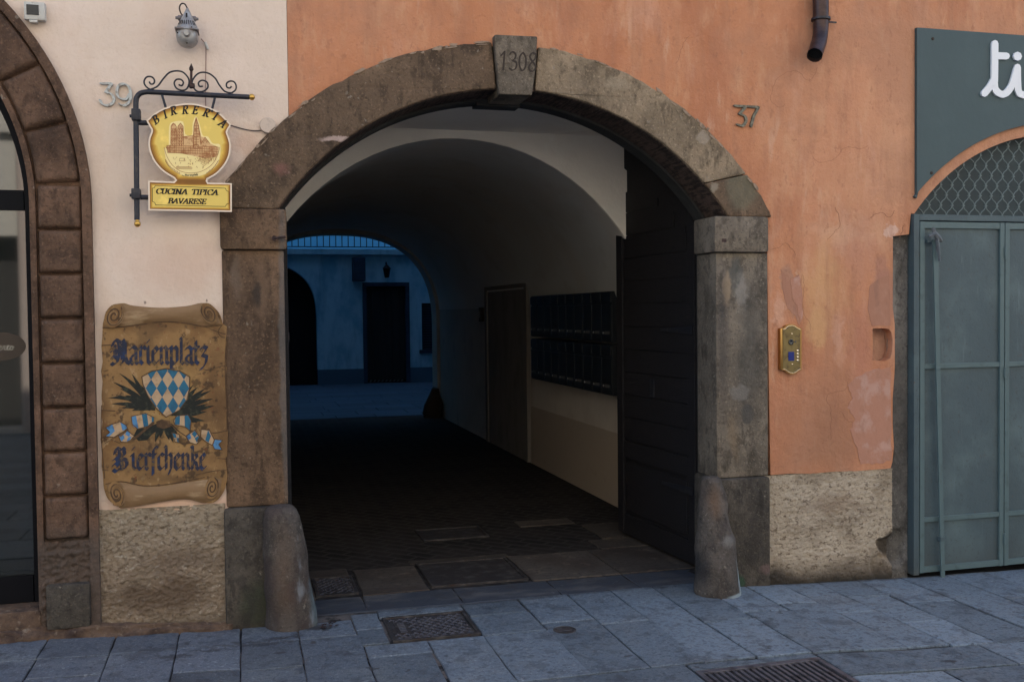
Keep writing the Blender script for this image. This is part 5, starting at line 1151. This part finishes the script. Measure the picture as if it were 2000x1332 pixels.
# ---- guard stones
prof = [(.138, -.06), (.136, .02), (.127, .12), (.115, .24), (.106, .31), (.095, .35), (.087, .42), (.078, .52), (.070, .59), (.060, .63), (.040, .650), (.0, .656)]
P2 = []
for (a, b), (c, d) in zip(prof[:-1], prof[1:]):
    for i in range(4): t = i/4; P2.append((a+(c-a)*t, b+(d-b)*t))
P2.append(prof[-1])
gr_ = MB().lathe(P2, (2.572, -.135, 0), 'z', 48, nz=.016, nsc=8); gr_.v = [(x-.018*max(0, z)/.6, y+.03*max(0, z)/.6, z) for x, y, z in gr_.v]
tag(gr_.build('guard_stone', 'guard', base=(2.568, -.13, 0), smooth=True, ang=0), 'worn tapering guard stone standing at the right foot of the archway', 'guard stone')
prof = [(.132, -.06), (.130, .02), (.122, .15), (.112, .35), (.102, .50), (.095, .56), (.083, .595), (.062, .615), (.03, .624), (.0, .626)]
P2 = []
for (a, b), (c, d) in zip(prof[:-1], prof[1:]):
    for i in range(5): t = i/5; P2.append((a+(c-a)*t, b+(d-b)*t))
P2.append(prof[-1])
gl = MB().lathe(P2, (.215, -.035, 0), 'z', 48, nz=.012, nsc=7); gl.v = [(x-.045*max(0, z)/.6, y+.012*max(0, z)/.6, z) for x, y, z in gl.v]
tag(gl.build('guard_stone', 'guard', base=(.205, -.015, 0), smooth=True, ang=0), 'thick rounded guard stone at the left foot of the archway', 'guard stone')

# ---- iron covers in the paving
zf = lambda x: gz(x)
r = thing('drain_grate', 'slotted steel drain grate at the bottom edge of the pavement', 'grate', (2.21, -1.4, gz(2.2)))
z0 = gz(2.2)
mb = MB(); mb.box(1.905, 2.525, -1.272, -1.238, z0-.03, z0+.001, .003); mb.box(1.905, 2.525, -1.655, -1.625, z0-.03, z0+.001, .003); mb.box(1.905, 1.93, -1.624, -1.273, z0-.03, z0+.001, .003); mb.box(2.50, 2.525, -1.624, -1.273, z0-.03, z0+.001, .003); mb.build('frame', 'grate', r)
MB().box(1.90, 2.53, -1.66, -1.235, z0-.09, z0-.05).build('pit', 'hole', r)
x = 1.945
while x < 2.49:
    mb = MB(); mb.prism([(x, z0-.028), (x+.014, z0-.028), (x+.014, z0-.001), (x, z0-.001)], -1.622, -1.275); x += .0305; mb.build('bar', 'grate', r)
def cover(name, label, x0, x1, y0, y1, mt, z=None):
    z = gz((x0+x1)/2)+.001 if z is None else z
    r = thing(name, label, 'manhole cover', ((x0+x1)/2, (y0+y1)/2, z))
    mb = MB(); e = .018
    mb.box(x0, x1, y0, y0+e, z-.02, z+.002, .002); mb.box(x0, x1, y1-e, y1, z-.02, z+.002, .002); mb.box(x0, x0+e, y0+e, y1-e, z-.02, z+.002, .002); mb.box(x1-e, x1, y0+e, y1-e, z-.02, z+.002, .002)
    mb.build('frame', mt, r); pl_ = MB().box(x0+e+.003, x1-e-.003, y0+e+.003, y1-e-.003, z-.02, z-.004).build('lid', mt, r)
    return r, pl_, z
r, lid, z = cover('manhole_cover', 'ornate cast iron cover set in the pavement before the archway', .675, 1.115, -.462, -.07, 'cast')
mb = MB(); j = 0; y = -.425
while y < -.10:
    x = .715+(.022 if j % 2 else 0)
    while x < 1.085:
        if not (x < .79 and -.36 < y < -.16):
            mb.tube([(x-.015, y-.010, z-.003), (x, y+.004, z-.003), (x+.015, y-.010, z-.003)], .0042, 5); mb.tube([(x, y+.004, z-.003), (x, y+.018, z-.003)], .0042, 5)
        x += .044
    y += .030; j += 1
mb.build('tread', 'grate', lid)
mb = MB(); mb.box(.722, .782, -.35, -.17, z-.0038, z-.001, .002); mb.build('name_plate', 'cast', lid)
mb = MB()
for k in range(6): mb.box(.735, .769, -.338+k*.027, -.322+k*.027, z-.0009, z+.001)
mb.build('raised_marks', 'grate', lid)
r, lid, z = cover('sump_grate', 'small lattice iron grate just inside the left jamb', .372, .612, .445, .835, 'cast', .002)
mb = MB(); 
for k in range(-8, 16):
    for sgn in (1, -1):
        a = [(x, .645+sgn*(x-.492-(k-3)*.045)*1.2) for x in (.39, .595)]
        pts = [(x_, .645+sgn*(x_-.492-(k-3)*.045)*1.2) for x_ in [.392+i*.02 for i in range(11)]]; pts = [p for p in pts if .465 < p[1] < .815]
        if len(pts) > 1: mb.tube([(p[0], p[1], z-.001) for p in (pts[0], pts[-1])], .0035, 4)
mb.build('lattice', 'grate', lid)
r, lid, z = cover('inspection_cover', 'large flat rusty cover in the floor just inside the archway', 1.035, 1.625, .445, 1.00, 'cast', .003)
r, lid, z = cover('inspection_cover', 'dark flat cover farther inside the dim passage floor', 1.20, 1.675, 1.63, 1.99, 'cast', .001)
z = gz(1.5)
r = thing('valve_cap', 'small round iron valve cap in the paving right of the ornate cover', 'valve cap', (1.531, -.53, z))
MB().lathe([(.058, z-.02), (.058, z+.001), (.052, z+.0025), (.05, z-.001)], (1.531, -.53, 0), 'z', 28).build('rim', 'cast', r)
L_ = MB().lathe([(.049, z-.02), (.049, z+.001), (0, z+.0015)], (1.531, -.53, 0), 'z', 28).build('lid', 'cast', r)
mb = MB()
for k in range(3): mb.box(1.50, 1.562, -.552+k*.018, -.545+k*.018, z+.0012, z+.003)
mb.build('ribs', 'grate', L_)
rd = random.Random(3); mb = MB()
for k in range(26):
    a, b = .34+rd.uniform(0, .10), -.14+rd.uniform(-.05, .06); s_ = rd.uniform(.006, .018); an = rd.uniform(0, PI)
    P_ = [(a+s_*math.cos(an+q)*(1 if q % PI < .1 else .5), b+s_*math.sin(an+q)*.6, gz(a)+.003+rd.uniform(0, .008)) for q in (0, PI/2, PI, 3*PI/2)]
    mb.add(P_, [(0, 1, 2, 3)])
lf = mb.build('leaf_litter', 'rust', base=(.39, -.14, 0)); tag(lf, 'dead leaves and dirt gathered beside the left guard stone', 'leaf litter', kind='stuff')

# ---- mailboxes on the right passage wall
proto = None; cols_ = 10; wd_ = .223
NTH = 'tenth ninth eighth seventh sixth fifth fourth third second first'.split()
for row in range(2):
    for k in range(cols_):
        lbl = 'dark metal mailbox in the %s row, %s' % (('lower', 'upper')[row], 'last and farthest from the door leaf' if k == cols_-1 else NTH[::-1][k]+' from the open door leaf')
        y = 2.07+k*.227; z = .93+row*.422
        if proto is None:
            proto = thing('mailbox', lbl, 'mailbox', (2.93, y, z), 'mailboxes on the passage wall')
            bevelled(MB().box(2.79, 2.929, y, y+wd_, z, z+.40).build('body', 'mailbox', proto), .004)
            d_ = bevelled(MB().box(2.781, 2.7895, y+.008, y+wd_-.008, z+.010, z+.295).build('door', 'mailbox', proto), .002)
            MB().lathe([(.010, 2.7808), (.008, 2.776), (0, 2.775)], (0, y+.18, z+.07), 'x', 12).build('lock', 'alu', d_)
            MB().box(2.7795, 2.7808, y+.05, y+.15, z+.06, z+.085).build('name_tag', 'tag', d_)
            bevelled(MB().box(2.776, 2.7895, y+.012, y+wd_-.012, z+.315, z+.39).build('flap', 'mailbox', proto), .003)
        else:
            c = proto.copy(); C.objects.link(c); c.location = (2.93, y, z); c['label'] = lbl
            for ch in list(proto.children):
                q = ch.copy(); C.objects.link(q); q.parent = c
                for g2 in ch.children: q2 = g2.copy(); C.objects.link(q2); q2.parent = q
mb = MB().box(2.885, 2.929, 6.95, 7.05, 1.48, 1.66, .004)
r = mb.build('wall_switch_box', 'engrave', base=(2.93, 7, 1.57)); tag(r, 'small dark call box with a pale strip deep inside the passage', 'call box')
MB().box(2.880, 2.8845, 6.985, 7.015, 1.53, 1.61).build('pale_strip', 'tag', r)
mb = MB().lathe([(.15, .0), (.16, .06), (.13, .2), (.08, .36), (.05, .44), (0, .47)], (2.79, 9.75, 0), 'z', 20, nz=.06)
tag(mb.build('rubbish_sack', 'engrave', base=(2.72, 9.75, 0), smooth=True), 'dark sack slumped in the corner at the far passage mouth', 'sack')

# ============================================================ COURTYARD
Yb = 17.5
Ch = thing('courtyard_house', 'pale skylight-tinted courtyard building with a terrace seen through the passage', 'house', (2, Yb, 0))
ar_ = [(.05, -.1), (.05, 1.55)] + smooth_pts([(.05, 1.6), (.25, 2.2), (.65, 2.6), (.9, 2.64), (1.1, 2.58), (1.38, 2.35), (1.55, 2.0), (1.60, 1.6)], 4) + [(1.61, -.1)]
wl = [(-4, -.1)] + ar_ + [(2.63, -.1), (2.63, 2.3), (3.70, 2.3), (3.70, -.1), (7, -.1), (7, 2.92), (-4, 2.92)]
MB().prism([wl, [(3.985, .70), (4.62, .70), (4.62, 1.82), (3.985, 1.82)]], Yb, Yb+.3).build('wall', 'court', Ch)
MB().box(-4, 7, Yb-.12, Yb+4, 2.921, 3.05, .01).build('terrace_slab', 'court', Ch)
MB().box(-4, 7, Yb+.31, Yb+.5, -.1, 2.92).build('inner_dark', 'hole', Ch)
o = MB(); o.box(2.63, 2.72, Yb-.03, Yb+.12, 0, 2.21); o.box(3.61, 3.70, Yb-.03, Yb+.12, 0, 2.21); o.box(2.63, 3.70, Yb-.03, Yb+.12, 2.212, 2.30); o = o.build('door', 'court_stone', Ch)
mb = MB(); 
for k in range(6): mb.box(2.722+k*.148, 2.722+k*.148+.143, Yb+.08, Yb+.11, .08, 2.208)
mb.build('door_leaf', 'wood', o)
mb = MB(); 
for k in range(9): mb.prism([(2.76+k*.09, .03), (2.80+k*.09, .03), (2.83+k*.09, .075), (2.79+k*.09, .075)], Yb+.03, Yb+.05)
mb.build('striped_threshold', 'tag', o)
o = MB().box(3.92, 4.7, Yb-.06, Yb+.1, .66, .745, .01).build('window', 'court_stone', Ch); mb = MB(); mb.box(3.99, 4.03, Yb+.08, Yb+.12, .75, 1.82); mb.box(4.58, 4.62, Yb+.08, Yb+.12, .75, 1.82); mb.box(4.28, 4.32, Yb+.08, Yb+.12, .75, 1.82)
for k in range(18): mb.box(4.031, 4.579, Yb+.07, Yb+.076, .76+k*.058, .79+k*.058)
mb.build('shutter', 'court_stone', o)
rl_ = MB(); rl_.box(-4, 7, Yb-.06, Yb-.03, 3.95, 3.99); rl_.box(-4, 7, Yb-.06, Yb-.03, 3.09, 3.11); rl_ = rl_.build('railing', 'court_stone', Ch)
mb = MB(); x = -1.0
while x < 5: mb.box(x, x+.018, Yb-.054, Yb-.036, 3.111, 3.949); x += .138
mb.build('baluster', 'court_stone', rl_)
MB().box(-4, 7, Yb+3.6, Yb+4, 3.051, 27).build('sun_block_upper_wall', 'court_sky_blue', Ch)  # sky tone in the colour; unseen height added to block the sun
MB().box(-4.3, -4, 10.3, Yb+4, -.1, 27).build('side_wall', 'court', Ch)  # both courtyard sides: unseen height added to keep the sun out
MB().box(7, 7.3, 10.3, Yb+4, -.1, 27).build('side_wall', 'court', Ch)
bxs = MB().box(2.40, 2.68, Yb-.24, Yb, 2.33, 2.86, .01); tag(bxs.build('wall_cabinet', 'court_stone', base=(2.54, Yb-.1, 2.33)), 'dark box cabinet hung high on the courtyard wall', 'cabinet')
r = thing('wall_lantern', 'black lantern on the courtyard wall above the door', 'lantern', (3.17, Yb, 2.5))
MB().tube([(3.17, Yb, 2.72), (3.17, Yb-.08, 2.76), (3.17, Yb-.16, 2.72)], .012, 6).build('arm', 'black_metal', r)
MB().lathe([(.04, 2.40), (.055, 2.42), (.085, 2.60), (.10, 2.61), (.05, 2.67), (.015, 2.70), (.0, 2.73)], (3.17, Yb-.16, 0), 'z', 6).build('lantern_body', 'black_metal', r)

# ============================================================ ACROSS THE STREET (behind the viewer; bounces the sun, mirrored in the shop glass)
O = thing('opposite_house', 'pale sunlit house across the street mirrored in the shop door glass', 'house', (0, -9.3, 0))
wn = []
for fx in range(-5, 7):
    for fz in range(0, 3):
        X = fx*2.5; Z = .9+fz*3.3 if fz else .0
        wn.append([(X-.5, 4.2+(fz-1)*3.2), (X+.5, 4.2+(fz-1)*3.2), (X+.5, 5.8+(fz-1)*3.2), (X-.5, 5.8+(fz-1)*3.2)] if fz else [(X-.8, .1), (X+.8, .1), (X+.8, 2.7), (X-.8, 2.7)])
MB().prism([[(-16, -.3), (18, -.3), (18, 11), (-16, 11)]]+wn, -9.6, -9.3).build('wall', 'opp', O)
MB().box(-16, 18, -9.8, -9.62, -.3, 11).build('dark_interior', 'opp_dark', O)
for wq in wn[::1]:
    X0, X1, Z0, Z1 = wq[0][0], wq[1][0], wq[0][1], wq[2][1]
    mb = MB(); mb.box(X0-.12, X1+.12, -9.34, -9.2, Z0-.12, Z0-.002); mb.box((X0+X1)/2-.03, (X0+X1)/2+.03, -9.55, -9.5, Z0, Z1); mb.build('window', 'opp', O)
MB().box(-16, 18, -9.9, -8.9, 11.0, 11.2).build('eaves', 'plain', O)
MB().tube([(-2.85, -9.24, 0), (-2.85, -9.24, 11)], .07, 10).build('mirror_streak_pipe', 'box_pale', O)  # added pale pipe, placed to make the vertical streak mirrored in the glass
for o in bpy.data.objects:
    if '_b' in o: del o['_b']
